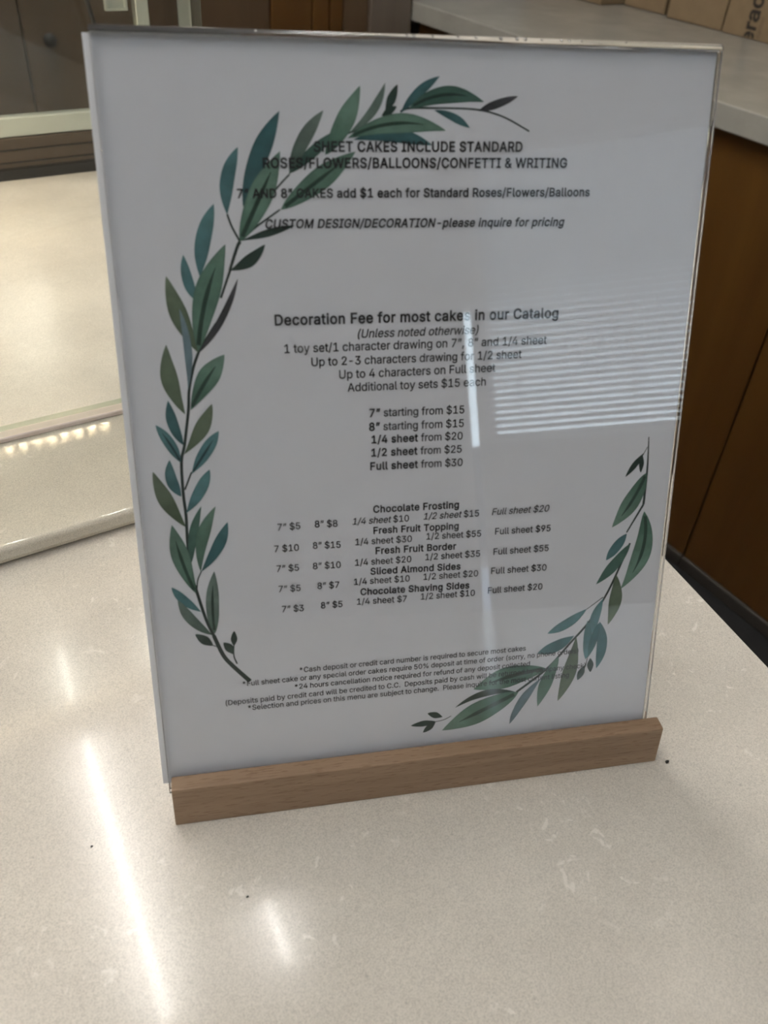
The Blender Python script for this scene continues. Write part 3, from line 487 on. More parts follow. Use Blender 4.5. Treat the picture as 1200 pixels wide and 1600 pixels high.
STEMS_TALL=[[[36.4,39.4,29.6,47.7,26.3,52.9,23.3,61.8],1.87,1.54],[[23.3,61.8,20.8,69.2,18.2,81.3,17.0,87.9,16.3,101.3,16.6,113.0,16.3,121.5,16.6,133.9,18.0,139.6,18.5,141.8,20.7,153.7,21.5,160.8,23.6,168.8,25.8,174.2],1.21,0.99],[[25.8,174.2,26.6,175.7,32.6,184.3],1.1,0.66],[[34.9,192.9,38.6,201.9,38.8,202.7,41.5,209.6,42.7,211.7],0.77,1.21],[[42.7,211.7,40.3,216.4,38.9,220.6],0.77,0.66],[[43.8,212.7,48.4,216.4,56.9,222.0],0.88,0.55],[[52.6,223.6,55.5,228.2,60.6,233.3],0.66,0.55],[[81.0,246.3,87.4,248.4,92.0,250.2,93.9,252.5],0.66,0.44],[[99.1,253.2,102.3,254.3,111.5,254.5,123.5,254.4,130.2,253.6,137.1,251.6,145.7,247.5],0.66,0.55],[[20.0,129.6,19.7,129.6,17.0,123.5],0.55,0.66],[[20.6,90.1,18.9,86.4,18.2,82.0],0.44,0.55],[[30.9,56.6,30.6,51.8,31.7,48.1],0.44,0.66],[[22.7,57.5,24.4,56.7],0.33,0.44],[[26.2,192.7,26.5,191.7],0.33,0.33]]
LEAVES_SHORT=[[202.2,126.6,194.9,116.8,2.4,4,0,0.0],[201.5,125.7,201.5,118.2,2.0,4,0,0.0],[204.2,117.9,190.9,94.7,7.5,2,1,0.05],[205.0,100.8,197.6,65.6,8.5,2,1,0.13],[197.9,91.3,189.5,79.8,4.5,0,0,0.0],[200.0,86.5,185.9,68.9,4.9,8,0,0.03],[194.8,72.5,193.1,48.8,5.6,3,0,0.07],[189.8,61.8,185.7,45.2,4.5,0,0,-0.05],[182.5,57.5,165.1,47.4,4.7,0,0,0.05],[177.5,44.9,161.0,38.1,5.7,0,0,0.05],[183.3,51.7,183.9,32.5,4.3,0,0,0.03],[189.1,50.6,189.4,27.4,5.0,0,0,0.08],[188.8,50.0,185.0,33.6,3.6,1,0,0.0],[178.6,44.2,172.0,12.7,6.2,3,0,0.05],[171.0,35.2,162.6,11.2,5.9,2,0,-0.03],[163.4,25.5,149.7,3.7,4.1,5,0,-0.05],[165.9,29.9,132.4,23.6,10.0,2,1,-0.04],[152.2,19.7,124.3,15.5,3.0,4,0,-0.12],[153.1,19.6,118.5,4.6,10.6,2,1,0.0],[118.5,11.5,111.8,14.2,2.8,4,0,0.0],[115.4,9.6,104.3,8.9,2.7,4,0,0.0],[115.4,9.4,109.8,4.7,2.7,4,0,0.0],[186.1,32.9,186.7,25.8,2.8,4,0,0.0],[183.6,29.6,180.8,22.4,3.0,4,0,0.0]]
STEMS_SHORT=[[[203.6,133.3,204.1,125.5,204.4,117.4,204.3,104.0],0.44,1.1],[[204.3,104.0,197.8,91.8],0.99,0.66],[[199.9,86.8,195.2,73.6,190.8,62.9,184.1,51.1,176.1,41.6,165.9,29.9,152.2,19.7],0.88,1.1],[[203.5,129.1,201.8,125.7],0.33,0.33],[[189.7,62.4,182.5,57.3],0.44,0.33],[[122.5,11.4,119.1,9.9,115.4,9.4],0.33,0.33],[[184.9,34.8,184.2,28.9],0.33,0.33]]

# ------------------------------------------------------------------ room shell
FL = -0.885
CE = 1.86
X0, X1, Y0, Y1 = -2.8, 2.14, -3.5, 2.36
structure(obj('floor', bx((X0 - .1, Y0 - .2, FL - .1), (X1 + .1, Y1 + .1, FL)), M['black']))
structure(obj('ceiling', bx((X0 - .1, Y0 - .2, CE), (X1 + .1, Y1 + .1, CE + .1)), M['ceil']))
structure(obj('wall_left', bx((X0 - .1, Y0, FL), (X0, Y1, CE)), M['wall']))
structure(obj('wall_right', bx((X1, Y0, FL), (X1 + .1, Y1, CE)), M['wall']))
structure(obj('wall_front', bx((X0 - .1, Y1, FL), (X1 + .1, Y1 + .1, CE)), M['wall']))
# wall behind the viewer, with a blind-covered window and a narrow sidelight
WX0, WX1, WZ0, WZ1 = -0.035, 1.25, 0.36, 1.62
SX0, SX1, SZ0, SZ1 = -0.132, -0.092, -0.86, 0.975
bm = bmesh.new()
T0, T1 = Y0 - .12, Y0
box(bm, (X0 - .1, T0, FL), (SX0, T1, CE))
box(bm, (SX0, T0, FL), (SX1, T1, SZ0))
box(bm, (SX0, T0, SZ1), (SX1, T1, CE))
box(bm, (SX1, T0, FL), (WX0, T1, CE))
box(bm, (WX0, T0, FL), (WX1, T1, WZ0))
box(bm, (WX0, T0, WZ1), (WX1, T1, CE))
box(bm, (WX1, T0, FL), (X1 + .1, T1, CE))
structure(obj('wall_back', bm, M['wall']))

win = thing('window_1', 'wide window with white frame behind the viewer', 'window', (0, Y0 - .07, 0))
structure(win)
bm = bmesh.new()
for a, b in (((WX0, WZ0), (WX1, WZ0 + .03)), ((WX0, WZ1 - .03), (WX1, WZ1)), ((WX0, WZ0 + .03), (WX0 + .02, WZ1 - .03)), ((WX1 - .02, WZ0 + .03), (WX1, WZ1 - .03))):
    box(bm, (a[0], -.02, a[1]), (b[0], .02, b[1]))
obj('window_frame', bm, M['white'], win)
obj('window_pane', bx((WX0 + .02, -.003, WZ0 + .03), (WX1 - .02, .003, WZ1 - .03)), M['glass'], win)
sl = thing('window_2', 'narrow tall sidelight slit beside the blinds', 'window', (0, Y0 - .07, 0))
structure(sl)
obj('window_pane', bx((SX0, -.003, 0.36), (SX1, .003, SZ1)), M['glass'], sl)
obj('window_pane', bx((SX0, -.003, SZ0), (SX1, .003, -0.19)), M['glass2'], sl)
obj('window_panel', bx((SX0, -.003, -0.19), (SX1, .003, 0.36)), M['frost'], sl)

# venetian blind hanging inside the window
bl = thing('venetian_blind', 'white horizontal slat blind hanging in the window behind the viewer', 'blind', (0, Y0 + .035, 0))
ang = math.radians(20)
z = WZ0 + .03
bm = bmesh.new()
while z < WZ1 - .02:
    hw = .025
    c, s = math.cos(ang) * hw, math.sin(ang) * hw
    top = [(-c, -s), (0, .002), (c, s)]
    pts = [(a, b + .0005) for a, b in top] + [(a, b - .0005) for a, b in top[::-1]]
    vs = [[bm.verts.new((x, a, z + b)) for a, b in pts] for x in (WX0 - .0, WX1)]
    n = len(pts)
    for i in range(n):
        bm.faces.new((vs[0][i], vs[0][(i + 1) % n], vs[1][(i + 1) % n], vs[1][i]))
    bm.faces.new(vs[0][::-1]); bm.faces.new(vs[1])
    z += .030
sl_o = obj('slat', bm, M['blind'], bl)
sl_o['kind'] = 'stuff'
obj('head_rail', bx((WX0, -.02, WZ1 - .02), (WX1, .02, WZ1 + .02)), M['white'], bl)
obj('bottom_rail', bx((WX0, -.02, WZ0), (WX1, .02, WZ0 + .012)), M['white'], bl)
for x in (WX0 + .14, WX0 + .62, WX1 - .14):
    for dy in (-.026, .026):
        obj('ladder_cord', tube(bmesh.new(), [(x, dy, WZ0), (x, dy, WZ1)], .0016, 6), M['white'], bl)


# ------------------------------------------------------------------ ceiling lamps
def lamp(label, x, y, rot, tm, group=None):
    t = thing('ceiling_lamp', label, 'ceiling lamp', (x, y, CE), group)
    t.rotation_euler = (0, 0, rot)
    obj('housing', bx((-.24, -.64, -.035), (.24, .64, -.0005)), M['white'], t)
    for sx in (-.148, .148):
        obj('tube', tube(bmesh.new(), [(sx, -.605, -.056), (sx, .605, -.056)], .013, 12), tm, t)
        for sy in (-.615, .615):
            obj('lamp_holder', bx((sx - .014, sy - .01, -.072), (sx + .014, sy + .01, -.035)), M['white'], t)
    return t


lamp('twin tube ceiling lamp above the front of the display case, mirrored on the counter', .262, 1.238, math.radians(-4.5), M['tube'])
lamp('added twin tube fill lamp behind the viewer, over the customer side', -.6, -1.45, 0, M['fill_tube_cool'])  # unseen lamp added to fill the sheet from the viewer's side
lamp('added twin tube fill lamp overhead left of the menu stand', -.478, .18, 0, M['fill_tube_soft'])  # unseen lamp added to brighten the counter and base top

# ------------------------------------------------------------------ near counter
def edge_x(y):
    return .3132 + (y - .0156) * .1795


t = thing('service_counter', 'pale beige speckled stone counter carrying the menu stand', 'counter', (0, 0, FL))
K = -FL
pts = [(-1.7, -.62), (edge_x(-.12), -.62), (edge_x(-.12), -.12), (edge_x(.86), .86), (-1.7, .86)]
obj('stone_top', prism(pts, K - .03, K), M['counter'], t, .0025, 2)
pts = [(-1.66, -.58), (edge_x(-.12) - .04, -.58), (edge_x(-.12) - .04, -.12), (edge_x(.82) - .04, .82), (-1.66, .82)]
obj('counter_body', prism(pts, 0, K - .03), M['walnut_dark'], t)

# ------------------------------------------------------------------ display case
SL = .012
t = thing('display_case', 'lit glass bakery display case on a raised stone ledge left of the menu', 'display case', (0, 0, 0))
# raised ledge, rounded front edge
yz = [(.82, 0), (.82, SL)]
for k in range(7):
    a = math.pi / 2 + math.pi / 2 * k / 6
    yz.append((.1985 + .0035 * math.cos(a), SL - .0035 + .0035 * math.sin(a)))
yz += [(.1945, .005), (.1955, .0022), (.1985, 0.0)]
bm = prism(yz, -1.6, .3, 'x')
for v in bm.verts:
    if v.co.x > 0:
        v.co.x = .15 + (v.co.y - .30) * .325 + .03
obj('stone_ledge', bm, M['ledge'], t)
cx = lambda y: .150 + (y - .30) * .325
obj('floor_panel', prism([(-1.58, .314), (cx(.314), .314), (cx(.78), .78), (-1.58, .78)], SL, SL + .0012), M['casefloor'], t)
obj('front_channel', bx((-1.58, .2966, SL), (cx(.30), .3055, SL + .0035)), M['pinkalu'], t, .0006, 1)
obj('glass_seal', bx((-1.58, .3065, SL), (cx(.30), .3138, SL + .0020)), M['green_edge'], t, .0004, 1)
obj('front_glass', bx((-1.58, .2980, SL + .0036), (cx(.30), .3040, .2570)), M['glass'], t)
obj('front_rail', bx((-1.58, .2950, .2580), (cx(.30), .3070, .296)), M['bronze'], t, .001, 1)
obj('top_glass', prism([(-1.58, .3075), (cx(.3075), .3075), (cx(.80), .80), (-1.58, .80)], .288, .294), M['glass'], t)
obj('end_glass', prism([(cx(.3145), .3145), (cx(.3145) + .006, .3145), (cx(.777) + .006, .777), (cx(.777), .777)], SL + .0015, .287), M['glass'], t)
tr = bmesh.new()
box(tr, (-1.58, .780, SL), (cx(.78) + .006, .812, .0545))
o = obj('door_track', tr, M['bronze'], t, .0008, 1)
bm = bmesh.new()
for zz in (.0425, .0300, .0245):
    box(bm, (-1.58, .7790, zz), (cx(.78) + .006, .7799, zz + .0011))
box(bm, (-1.58, .7785, SL + .0012), (cx(.78) + .006, .7799, .024))
obj('track_groove', bm, M['black'], o)
obj('back_rail', bx((-1.58, .780, .262), (cx(.78) + .006, .812, .287)), M['bronze'], t, .001, 1)


def sliding_door(x0, x1, y, pull):
    d = obj('door', bx((x0, y, .0738), (x1, y + .005, .2615)), M['glass'], t)
    obj('door_rail', bx((x0, y - .004, .0550), (x1, y + .009, .0735)), M['alu'], d, .0008, 1)
    obj('door_stile', bx((x1 - .0135, y - .004, .0738), (x1, y + .009, .2615)), M['alu'], d, .0008, 1)
    bm = bmesh.new()
    px, pz = pull, .166
    for a, b in (((0, 0), (.0225, .0025)), ((0, .0225), (.0225, .025)), ((0, .0025), (.0025, .0225)), ((.020, .0025), (.0225, .0225))):
        box(bm, (px + a[0], y - .006, pz + a[1]), (px + b[0], y - .0005, pz + b[1]))
    box(bm, (px + .0025, y - .0025, pz + .0025), (px + .020, y - .0005, pz + .0225))
    obj('finger_pull', bm, M['alu'], d)


sliding_door(-.30, .2915, .786, .2465)
sliding_door(-1.2, -.302, .799, -1.17)
obj('power_cord', tube(bmesh.new(), [(.2335, .772, SL + .004), (.2320, .771, .09), (.2312, .770, .150), (.2255, .770, .178), (.221, .770, .262)], .0024, 8), M['black'], t, smooth=True)


def led_row(y, z, x0, x1, dm):
    s = obj('led_strip', bx((x0, y - .005, z), (x1, y + .005, z + .0015)), M['white'], t)
    n = int((x1 - x0) / .0158)
    me = None
    for k in range(n):
        x = x1 - .008 - k * .0158
        if me is None:
            d0 = obj('diode', bx((-.0026, -.0026, -.0012), (.0026, .0026, -.0001)), dm, s)
            me = d0.data
        else:
            d0 = bpy.data.objects.new('diode', me)
            C.objects.link(d0)
            d0.parent = s
        d0.location = (x, y, z)


led_row(.301, .2564, -1.0, .055, M['diode_dim'])
obj('light_bar', bx((-1.0, .682, .275), (.20, .700, .2865)), M['white'], t)
led_row(.691, .2730, -1.0, .165, M['diode'])

for x in (-.24, -.62):  # added tubes, kept out of view, that brighten the case floor
    y0, y1 = .345, .73
    lt = obj('added_case_light', tube(bmesh.new(), [(x, y0, .278), (x, y1, .278)], .006, 10), M['case_fill_tube'], t)
    for yy in (y0, y1):
        obj('added_light_clip', bx((x - .008, yy - .005, .270), (x + .008, yy + .005, .2875)), M['white'], lt)

# ------------------------------------------------------------------ tall cabinets along the back
def tall_cabinet(x0, x1, y, seams, label, mat, knobs=()):
    c = thing('storage_cabinet', label, 'cabinet', ((x0 + x1) / 2, y, FL), 'brown cabinets along the back')
    m = (x0 + x1) / 2
    obj('body', bx((x0 - m + .001, .022, 0), (x1 - m - .001, .5, 2.5)), M['black'], c)
    xs = [x0] + list(seams) + [x1]
    for a, b in zip(xs, xs[1:]):
        d = obj('door', bx((a - m + .002, 0, .06), (b - m - .002, .021, 2.49)), mat, c, .0015, 1)
        for kx, kz in knobs:
            if a < kx < b:
                bm = bmesh.new()
                bmesh.ops.create_uvsphere(bm, u_segments=16, v_segments=10, radius=.013)
                bmesh.ops.scale(bm, vec=(1, .8, 1), verts=bm.verts)
                bmesh.ops.translate(bm, vec=(kx - m, -.016, kz - FL), verts=bm.verts)
                tube(bm, [(kx - m, .001, kz - FL), (kx - m, -.012, kz - FL)], .006, 10)
                obj('knob', bm, M['black'], d, smooth=True)
    return c


BY = 1.75
tall_cabinet(-1.2, -.161, BY, (-.69,), 'plain dark brown double-door cabinet behind the far left end of the display case', M['walnut_dark'])
tall_cabinet(-.16, .899, BY, (.369,), 'dark brown double-door cabinet with a black knob seen through the case glass', M['walnut_dark'], ((.415, -.045),))
tall_cabinet(.90, 1.084, BY, (1.004, 1.049), 'slim dark brown cabinet of narrow boards left of the grey-brown post', M['walnut'])
wl = thing('wall_lamp', 'lit opal lamp on the back cabinet, mirrored on the case floor', 'lamp', (.263, 1.749, .64))
obj('back_plate', bx((-.05, -.012, -.09), (.05, 0, .09)), M['bronze'], wl, .002, 1)
obj('lamp_shade', bx((-.055, -.075, -.11), (.055, -.0125, .11)), M['lampglass'], wl, .012, 3)
p = thing('wooden_post', 'upright greyish brown wooden post where the back cabinets meet the right worktop', 'post', (1.175, 1.735, FL))
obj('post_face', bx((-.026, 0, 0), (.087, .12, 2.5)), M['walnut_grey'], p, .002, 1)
obj('post_dark_board', bx((-.090, .012, 0), (-.0265, .12, 2.5)), M['walnut_dark'], p, .001, 1)  # dark brown board left of the post face

# ------------------------------------------------------------------ right worktop and base cabinets
t = thing('back_worktop', 'long grey cream stone worktop on brown cabinets at the right', 'worktop', (1.7, 0, 0))
obj('stone_slab', bx((1.267 - 1.7, -1.5, -.040), (2.135 - 1.7, 2.30, 0)), M['worktop'], t, .0022, 2)


def base_cabinet(y0, y1, label):
    c = thing('base_cabinet', label, 'cabinet', (1.287, (y0 + y1) / 2, FL), 'brown base cabinets under the worktop')
    h = (y1 - y0) / 2
    top = -.041 - FL
    obj('body', bx((.020, -h + .001, .03), (.83, h - .001, top)), M['black'], c)
    obj('baseboard', bx((-.006, -h, 0), (.05, h, .030)), M['rail'], c, .004, 2)
    for a, b in ((-h, 0), (0, h)):
        obj('door', bx((0, a + .0015, .031), (.019, b - .0015, top - .004)), M['walnut'], c, .001, 1)


base_cabinet(-1.482, -.449, 'brown base cabinet at the near end of the right worktop')
base_cabinet(-.448, .585, 'brown two-door base cabinet beside the stone counter corner')
base_cabinet(.586, 1.618, 'brown two-door base cabinet under the middle of the worktop behind the menu')
c = thing('filler_cabinet', 'narrow brown cabinet under the worktop next to the wooden post', 'cabinet', (1.287, 1.68, FL), 'brown base cabinets under the worktop')
obj('panel', bx((0, -.0605, .031), (.019, .0540, .84)), M['walnut'], c, .001, 1)
obj('baseboard', bx((-.006, -.0605, 0), (.05, .0540, .030)), M['rail'], c, .004, 2)


def carton(x, y0, y1, d, h, label):
    c = thing('cardboard_box', label, 'box', (x, (y0 + y1) / 2, 0), 'cartons standing on the worktop')
    w_ = (y1 - y0) / 2
    obj('carton', bx((0, -w_, .0008), (d, w_, h)), M['card'], c, .0025, 2)
    bm = bmesh.new()
    box(bm, (.02, -w_ + .002, h - .0002), (d - .02, w_ - .002, h + .0004))
    obj('tape', bx((d / 2 - .024, -w_ + .002, h - .0001), (d / 2 + .024, w_ - .002, h + .0004)), M['card_tape'], c)
    bm.free()
    return c


carton1 = carton(1.800, .86, 1.2620, .30, .34, 'brown cardboard box with large printed letters, nearest on the right worktop')
carton(1.803, 1.2680, 1.4370, .28, .30, 'plain brown cardboard box just behind the lettered one')
carton(1.820, 1.4620, 1.5990, .28, .27, 'plain brown cardboard box behind a narrow dark gap, third from the lettered end')
carton(1.745, 1.6060, 1.90, .32, .31, 'plain brown cardboard box set forward at the far end of the row')

# ------------------------------------------------------------------ type
GL = {chr(code): (adv, polys) for code, adv, polys in GLYPH_DATA}
CACHE = {}


def glyph(ch, grow):
    """filled triangles of one letter: contours are offset by grow, then everything with a non-zero winding is kept"""
    key = (ch, grow)
    if key in CACHE:
        return CACHE[key]
    loops = []
    for fl in GL[ch][1]:
        P = [Vector((fl[i], fl[i + 1])) for i in range(0, len(fl), 2)]
        P = [p for i, p in enumerate(P) if (p - P[i - 1]).length > .5]
        if grow:
            Q = []
            for i, p in enumerate(P):
                a = (p - P[i - 1]).normalized()
                b = (P[(i + 1) % len(P)] - p).normalized()
                na, nb = Vector((-a.y, a.x)), Vector((-b.y, b.x))
                m = na + nb
                if m.length < .2:
                    m = na
                m.normalize()
                Q.append(p + m * (grow / max(.5, m.dot(na))))
            P = Q
        loops.append(P)
    verts, edges = [], []
    for P in loops:
        s = len(verts)
        verts += P
        edges += [(s + i, s + (i + 1) % len(P)) for i in range(len(P))]
    if not verts:
        CACHE[key] = ([], [])
        return CACHE[key]
    V, _, F, _, _, _ = delaunay_2d_cdt(verts, edges, [], 0, 1e-3)
    keep = []
    for f in F:
        c = (V[f[0]] + V[f[1]] + V[f[2]]) / 3
        wn = 0
        for P in loops:
            for i in range(len(P)):
                a, b = P[i - 1], P[i]
                if (a.y <= c.y) != (b.y <= c.y):
                    side = (b.x - a.x) * (c.y - a.y) - (c.x - a.x) * (b.y - a.y)
                    if b.y > a.y and side > 0:
                        wn += 1
                    elif b.y <= a.y and side < 0:
                        wn -= 1
        if wn:
            keep.append(f)
    CACHE[key] = ([tuple(v) for v in V], keep)
    return CACHE[key]


def text_width(s, track):
    return sum(GL[ch][0] + track for ch in s) - track


def add_text(bm, s, x, y, k, ky, grow, track, shear, slope):
    pen = 0
    for ch in s:
        V, F = glyph(ch, grow)
        vs = []
        for gx, gy in V:
            X = x + (pen + gx + gy * shear) * k
            vs.append(bm.verts.new((X, y + gy * ky + slope * (X - x), 0)))
        for f in F:
            bm.faces.new([vs[i] for i in f])
        pen += GL[ch][0] + track
    bmesh.ops.delete(bm, geom=[v for v in bm.verts if not v.link_faces], context='VERTS')
    return pen * k


BOLD = 22.0     # extra stroke on each side, thousandths of the type size


def set_line(bm, txt, style, u0, u1, v, dv):
    """one printed line from u0 to u1 (mm) with its baseline at v"""
    if '|' in txt:
        a, b = txt.split('|')
        st = 'B'
        if a.startswith('/'):
            a, st = a[1:], 'I'
        segs = [(a, st), (b, '')]
    else:
        segs = [(txt, style)]
    tr = lambda st: 26 if 'B' in st else 0
    total = sum(text_width(s, tr(st)) + tr(st) for s, st in segs) - tr(segs[-1][1])
    k = (u1 - u0) / (total - 75)        # side bearings at both ends
    x = u0 - 35 * k
    slope = dv / (u1 - u0)
    y = v - dv / 2
    for s, st in segs:
        adv = add_text(bm, s, x / 1000, y / 1000, k / 1000, k * 1.06 / 1000, (BOLD if 'B' in st else 8.5), tr(st), .20 if 'I' in st else 0, slope)
        y += slope * adv * 1000
        x += adv * 1000


# ------------------------------------------------------------------ menu stand
PSI, LEAN = -0.367544, 0.341935
SX, SY, SZ, HV, BLEAN, BL = -0.001478, 0.010601, 0.020366, 0.274884, 0.158369, 0.219255
W_ = .2159
HV += .0018
Rz = Matrix.Rotation(PSI, 4, 'Z')
stand = thing('sign_holder', 'clear acrylic sign holder leaning back in a beech wood base on the counter', 'sign holder', (0, 0, 0))
stand.rotation_euler = (0, 0, PSI)
tb = math.tan(BLEAN)
tl = math.tan(LEAN)
ty = SY - .0004
prof = [(0, 0), (tb * SZ, SZ), (ty, SZ), (ty - tl * .0092, SZ - .0092), (ty - tl * .0092 + .0078, SZ - .0092), (.0165, SZ - .0095), (.0175, 0)]
bm = prism(prof, 0, BL, 'x')
bmesh.ops.bevel(bm, geom=[e for e in bm.edges], offset=.0007, segments=2, profile=.6, affect='EDGES')
obj('wooden_base', bm, M['beech'], stand)
obj('rear_foot', bx((.03, .0178, 0), (BL - .03, .075, .006)), M['beech'], stand, .001, 2)

# plane of the sheets: x along the base, y up the sheet, z towards the viewer
PL = Matrix.Translation(Rz @ Vector((SX, SY, SZ))) @ Rz @ Matrix.Rotation(math.pi / 2 - LEAN, 4, 'X')
local = Matrix.Rotation(PSI, 4, 'Z').inverted() @ PL


def sheet(name, z0, z1, v0, v1, chips=False):
    bm = bmesh.new()
    fs = box(bm, (0, v0, z0), (W_, v1, z1))
    bmesh.ops.bevel(bm, geom=list(bm.edges), offset=.0003, segments=1, profile=.5, affect='EDGES')
    bmesh.ops.recalc_face_normals(bm, faces=bm.faces)
    bm.normal_update()
    for f in bm.faces:
        f.material_index = 0 if abs(f.normal.z) > .9 else 1
    if chips:
        rnd = random.Random(4)
        for u in (.0515, .101, .1035, .1098, .1185, .1248, .1335, .1392, .1422, .1480, .1552, .1580, .1625, .1790, .2155):
            r = bmesh.ops.create_icosphere(bm, subdivisions=2, radius=.0007 + rnd.random() * .0004)
            vs = r['verts']
            bmesh.ops.scale(bm, vec=(1, .6, 1), verts=vs)
            bmesh.ops.translate(bm, vec=(min(u, W_ - .0006), v1 - .0001, z1 - .0007), verts=vs)
            for f in {f for v in vs for f in v.link_faces}:
                f.material_index = 2
    o = obj(name, bm, [M['acrylic'], M['edge'], M['chip']], stand)
    o.matrix_local = local
    return o


VB = -.0088
CAP = .0023
sheet('front_panel', -.0018, 0, VB, HV - CAP, False)
sheet('back_panel', -.0046, -.0028, VB, HV - CAP)
bm = bmesh.new()
ring = [(HV - CAP + CAP * math.sin(a), -CAP + CAP * math.cos(a)) for a in [math.pi * k / 14 for k in range(15)]]
va = [bm.verts.new((0, v, z)) for v, z in ring]
vb = [bm.verts.new((W_, v, z)) for v, z in ring]
bm.faces.new(va); bm.faces.new(vb[::-1]); bm.faces.new((va[0], va[-1], vb[-1], vb[0]))
for k in range(14):
    f = bm.faces.new((va[k], va[k + 1], vb[k + 1], vb[k]))
    f.smooth = True
rnd = random.Random(4)
for u in (.0515, .101, .1035, .1098, .1185, .1248, .1335, .1392, .1422, .1480, .1552, .1580, .1625, .1790, .2150):
    vs = bmesh.ops.create_icosphere(bm, subdivisions=2, radius=.0005 + rnd.random() * .0004)['verts']
    bmesh.ops.scale(bm, vec=(.8, .8, 1), verts=vs)
    bmesh.ops.translate(bm, vec=(u, HV - .0008, -.0012), verts=vs)
    for f in {f for v in vs for f in v.link_faces}:
        f.material_index = 1
o = obj('top_fold', bm, [M['edge'], M['chip']], stand)
o.matrix_local = local

# the sheet of paper inside
menu = thing('menu_sheet', 'white printed price sheet with green leaf sprigs inside the clear holder', 'menu', matrix=PL)
PZ = -.0024
bm = bx((-.0022, -.0050, PZ - .0001), (W_ - .0022 + .0012, HV - CAP - .0001, PZ))
obj('paper', bm, M['paper'], menu)

names = ['heading_text', 'fee_text', 'cake_price_text', 'topping_price_text', 'notice_text']
groups = {}
for blk, txt, style, u0, u1, v, dv in TEXT:
    if blk not in groups:
        groups[blk] = bmesh.new()
    set_line(groups[blk], txt, style, u0, u1, v, dv)
for blk, bm in groups.items():
    o = obj(names[blk], bm, M['ink'], menu)
    o.location = (0, 0, PZ + .00042)

PAL = {0: ((0.055, 0.140, 0.152), (0.104, 0.232, 0.238)), 1: ((0.027, 0.091, 0.098), (0.067, 0.171, 0.177)), 2: ((0.055, 0.134, 0.091), (0.159, 0.262, 0.201)),
       3: ((0.073, 0.110, 0.061), (0.165, 0.207, 0.140)), 4: ((0.017, 0.037, 0.029), (0.024, 0.051, 0.039)), 5: ((0.134, 0.201, 0.226), (0.177, 0.250, 0.275)),
       6: ((0.027, 0.037, 0.037), (0.091, 0.085, 0.098)), 7: ((0.061, 0.116, 0.085), (0.183, 0.232, 0.201)), 8: ((0.037, 0.091, 0.067), (0.079, 0.165, 0.128))}


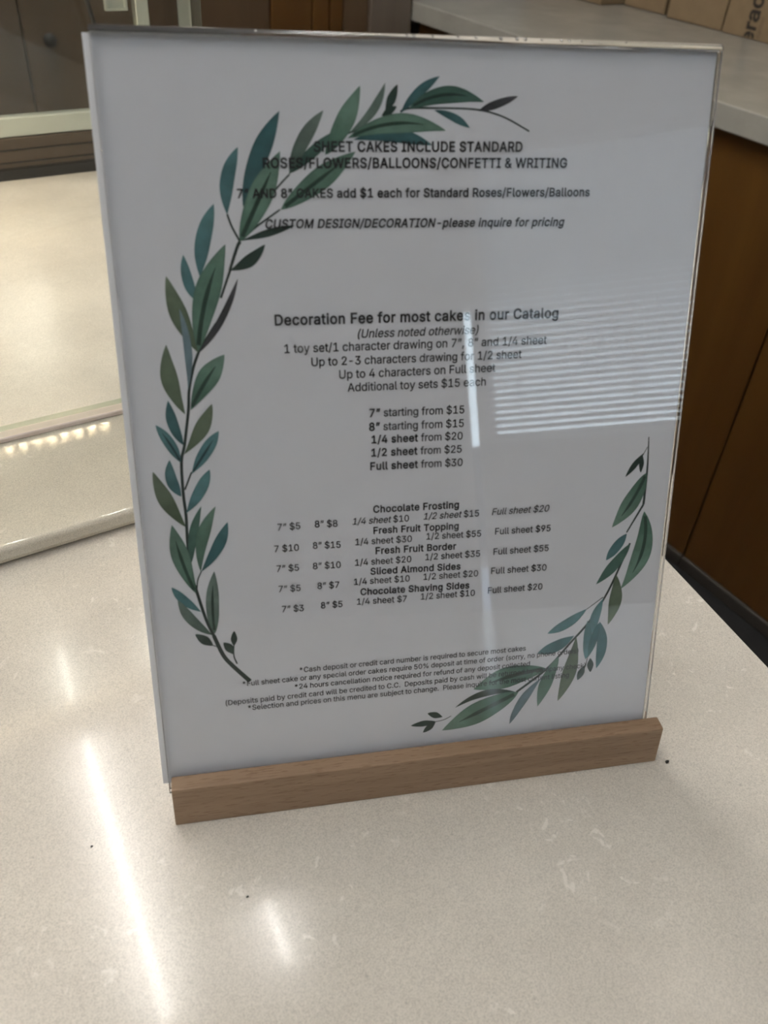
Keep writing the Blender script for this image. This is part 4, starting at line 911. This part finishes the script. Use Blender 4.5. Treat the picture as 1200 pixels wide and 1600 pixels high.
def garland(name, leaves, stems):
    bm = bmesh.new()
    lay = bm.loops.layers.float_color.new('wash')
    zc = [0.0]

    def paint(f, cols):
        for lp, c_ in zip(f.loops, cols):
            lp[lay] = (*c_, 1)

    def strip(rows, cols):
        vs = [[bm.verts.new((x, y, zc[0])) for x, y in r] for r in rows]
        for i in range(len(vs) - 1):
            for j in range(len(vs[i]) - 1):
                f = bm.faces.new((vs[i][j], vs[i + 1][j], vs[i + 1][j + 1], vs[i][j + 1]))
                paint(f, (cols[i][j], cols[i + 1][j], cols[i + 1][j + 1], cols[i][j + 1]))
        zc[0] += 4e-6

    for pts, w0, w1 in stems:
        P = [Vector((pts[i], pts[i + 1])) for i in range(0, len(pts), 2)]
        # smooth path
        Q = []
        for i in range(len(P) - 1):
            p0, p1, p2, p3 = P[max(i - 1, 0)], P[i], P[i + 1], P[min(i + 2, len(P) - 1)]
            for k in range(6):
                s = k / 6
                Q.append(.5 * ((2 * p1) + (p2 - p0) * s + (2 * p0 - 5 * p1 + 4 * p2 - p3) * s * s + (3 * p1 - p0 - 3 * p2 + p3) * s ** 3))
        Q.append(P[-1])
        rows, cols = [], []
        for i, q in enumerate(Q):
            d = (Q[min(i + 1, len(Q) - 1)] - Q[max(i - 1, 0)]).normalized()
            nrm = Vector((-d.y, d.x)) * (w0 + (w1 - w0) * i / (len(Q) - 1)) / 2
            rows.append([tuple((q - nrm) / 1000), tuple((q + nrm) / 1000)])
            cols.append([(.020, .036, .030)] * 2)
        strip(rows, cols)
    rnd = random.Random(11)
    for bu, bv, tu, tv, wd, ci, vein, bend in leaves:
        b, t_ = Vector((bu, bv)), Vector((tu, tv))
        ax = t_ - b
        ln = ax.length
        nr = Vector((-ax.y, ax.x)).normalized()
        ca, cb = PAL[ci]
        jit = .9 + rnd.random() * .25
        N_ = 18
        rows, cols, vr, vc = [], [], [], []
        pk = .46 + rnd.random() * .10
        for i in range(N_ + 1):
            s = i / N_
            e = math.sin(math.pi * s ** (math.log(.5) / math.log(pk))) ** .85
            e *= 1 + .05 * math.sin(9 * s + ci)
            h = wd / 2 * max(e, .0) + .06
            mid = b + ax * s + nr * (bend * ln * 4 * s * (1 - s))
            q = (.5 + .5 * math.sin(5.5 * s + rnd.random() * .5 + bu)) * .35 + .65 * s
            c_ = tuple((ca[k] * (1 - q) + cb[k] * q) * jit for k in range(3))
            c2 = tuple(v_ * .80 for v_ in c_)
            rows.append([tuple((mid + nr * (h * j)) / 1000) for j in (-1, -.8, 0, .8, 1)])
            cols.append([c2, c_, tuple(v_ * 1.05 for v_ in c_), c_, c2])
            if vein and .04 < s < .80:
                vw = wd * .085 * min(1, (.80 - s) * 4) + .05
                vr.append([tuple((mid - nr * vw) / 1000), tuple((mid + nr * vw) / 1000)])
                vc.append([tuple(v_ * .42 for v_ in ca)] * 2)
        strip(rows, cols)
        if vr:
            strip(vr, vc)
    o = obj(name, bm, M['leaf'], menu)
    o.location = (0, 0, PZ + .00002)
    return o


garland('leaf_sprig', LEAVES_TALL, STEMS_TALL)['label'] = 'tall curved sprig of green leaves up the left side'
garland('leaf_sprig', LEAVES_SHORT, STEMS_SHORT)['label'] = 'short sprig of green leaves in the lower right corner'

# ------------------------------------------------------------------ lettering on the nearest carton
def carton_text(txt, size, x_base, z0, bold, mat):
    """reads upwards; baseline towards the near side of the carton"""
    k = size / 1000
    bm = bmesh.new()
    add_text(bm, txt, 0, 0, k, k, bold, 10, 0, 0)
    # glyph x -> up (z), glyph y -> +y (away)
    for v in bm.verts:
        gx, gy = v.co.x, v.co.y
        v.co = (0, x_base + gy, z0 + gx)
    g = bmesh.ops.bisect_plane(bm, geom=list(bm.verts) + list(bm.edges) + list(bm.faces), plane_co=(0, 0, .003), plane_no=(0, 0, 1), clear_inner=True)
    o = obj('printed_text', bm, mat, carton1)
    o.location = (-.0003, -carton1.location.y, 0)
    return o


carton_text('erac', .064, 1.174, -.010, 24, M['boxink'])
carton_text('ulation', .020, 1.158, .001, 0, M['boxink_pale'])

# ------------------------------------------------------------------ crumbs on the stone
for i, (x, y, lab) in enumerate(((.2090, -.0820, 'tiny dark crumb on the counter just off the right end of the wooden base'),
                                 (-.0330, .0080, 'tiny dark crumb on the counter left of the wooden base'),
                                 (.0130, -.0430, 'tiny dark crumb on the counter in front of the wooden base'))):
    bm = bmesh.new()
    bmesh.ops.create_icosphere(bm, subdivisions=2, radius=(.0007, .0004, .0004)[i])
    r_ = random.Random(i)
    for v in bm.verts:
        v.co *= .75 + .5 * r_.random()
        v.co.x *= 1.4
    o = obj('crumb', bm, M['crumb'])
    o.location = (x, y, (.0005, .0003, .0003)[i])
    tag(o, lab, 'crumb', 'crumbs on the counter')
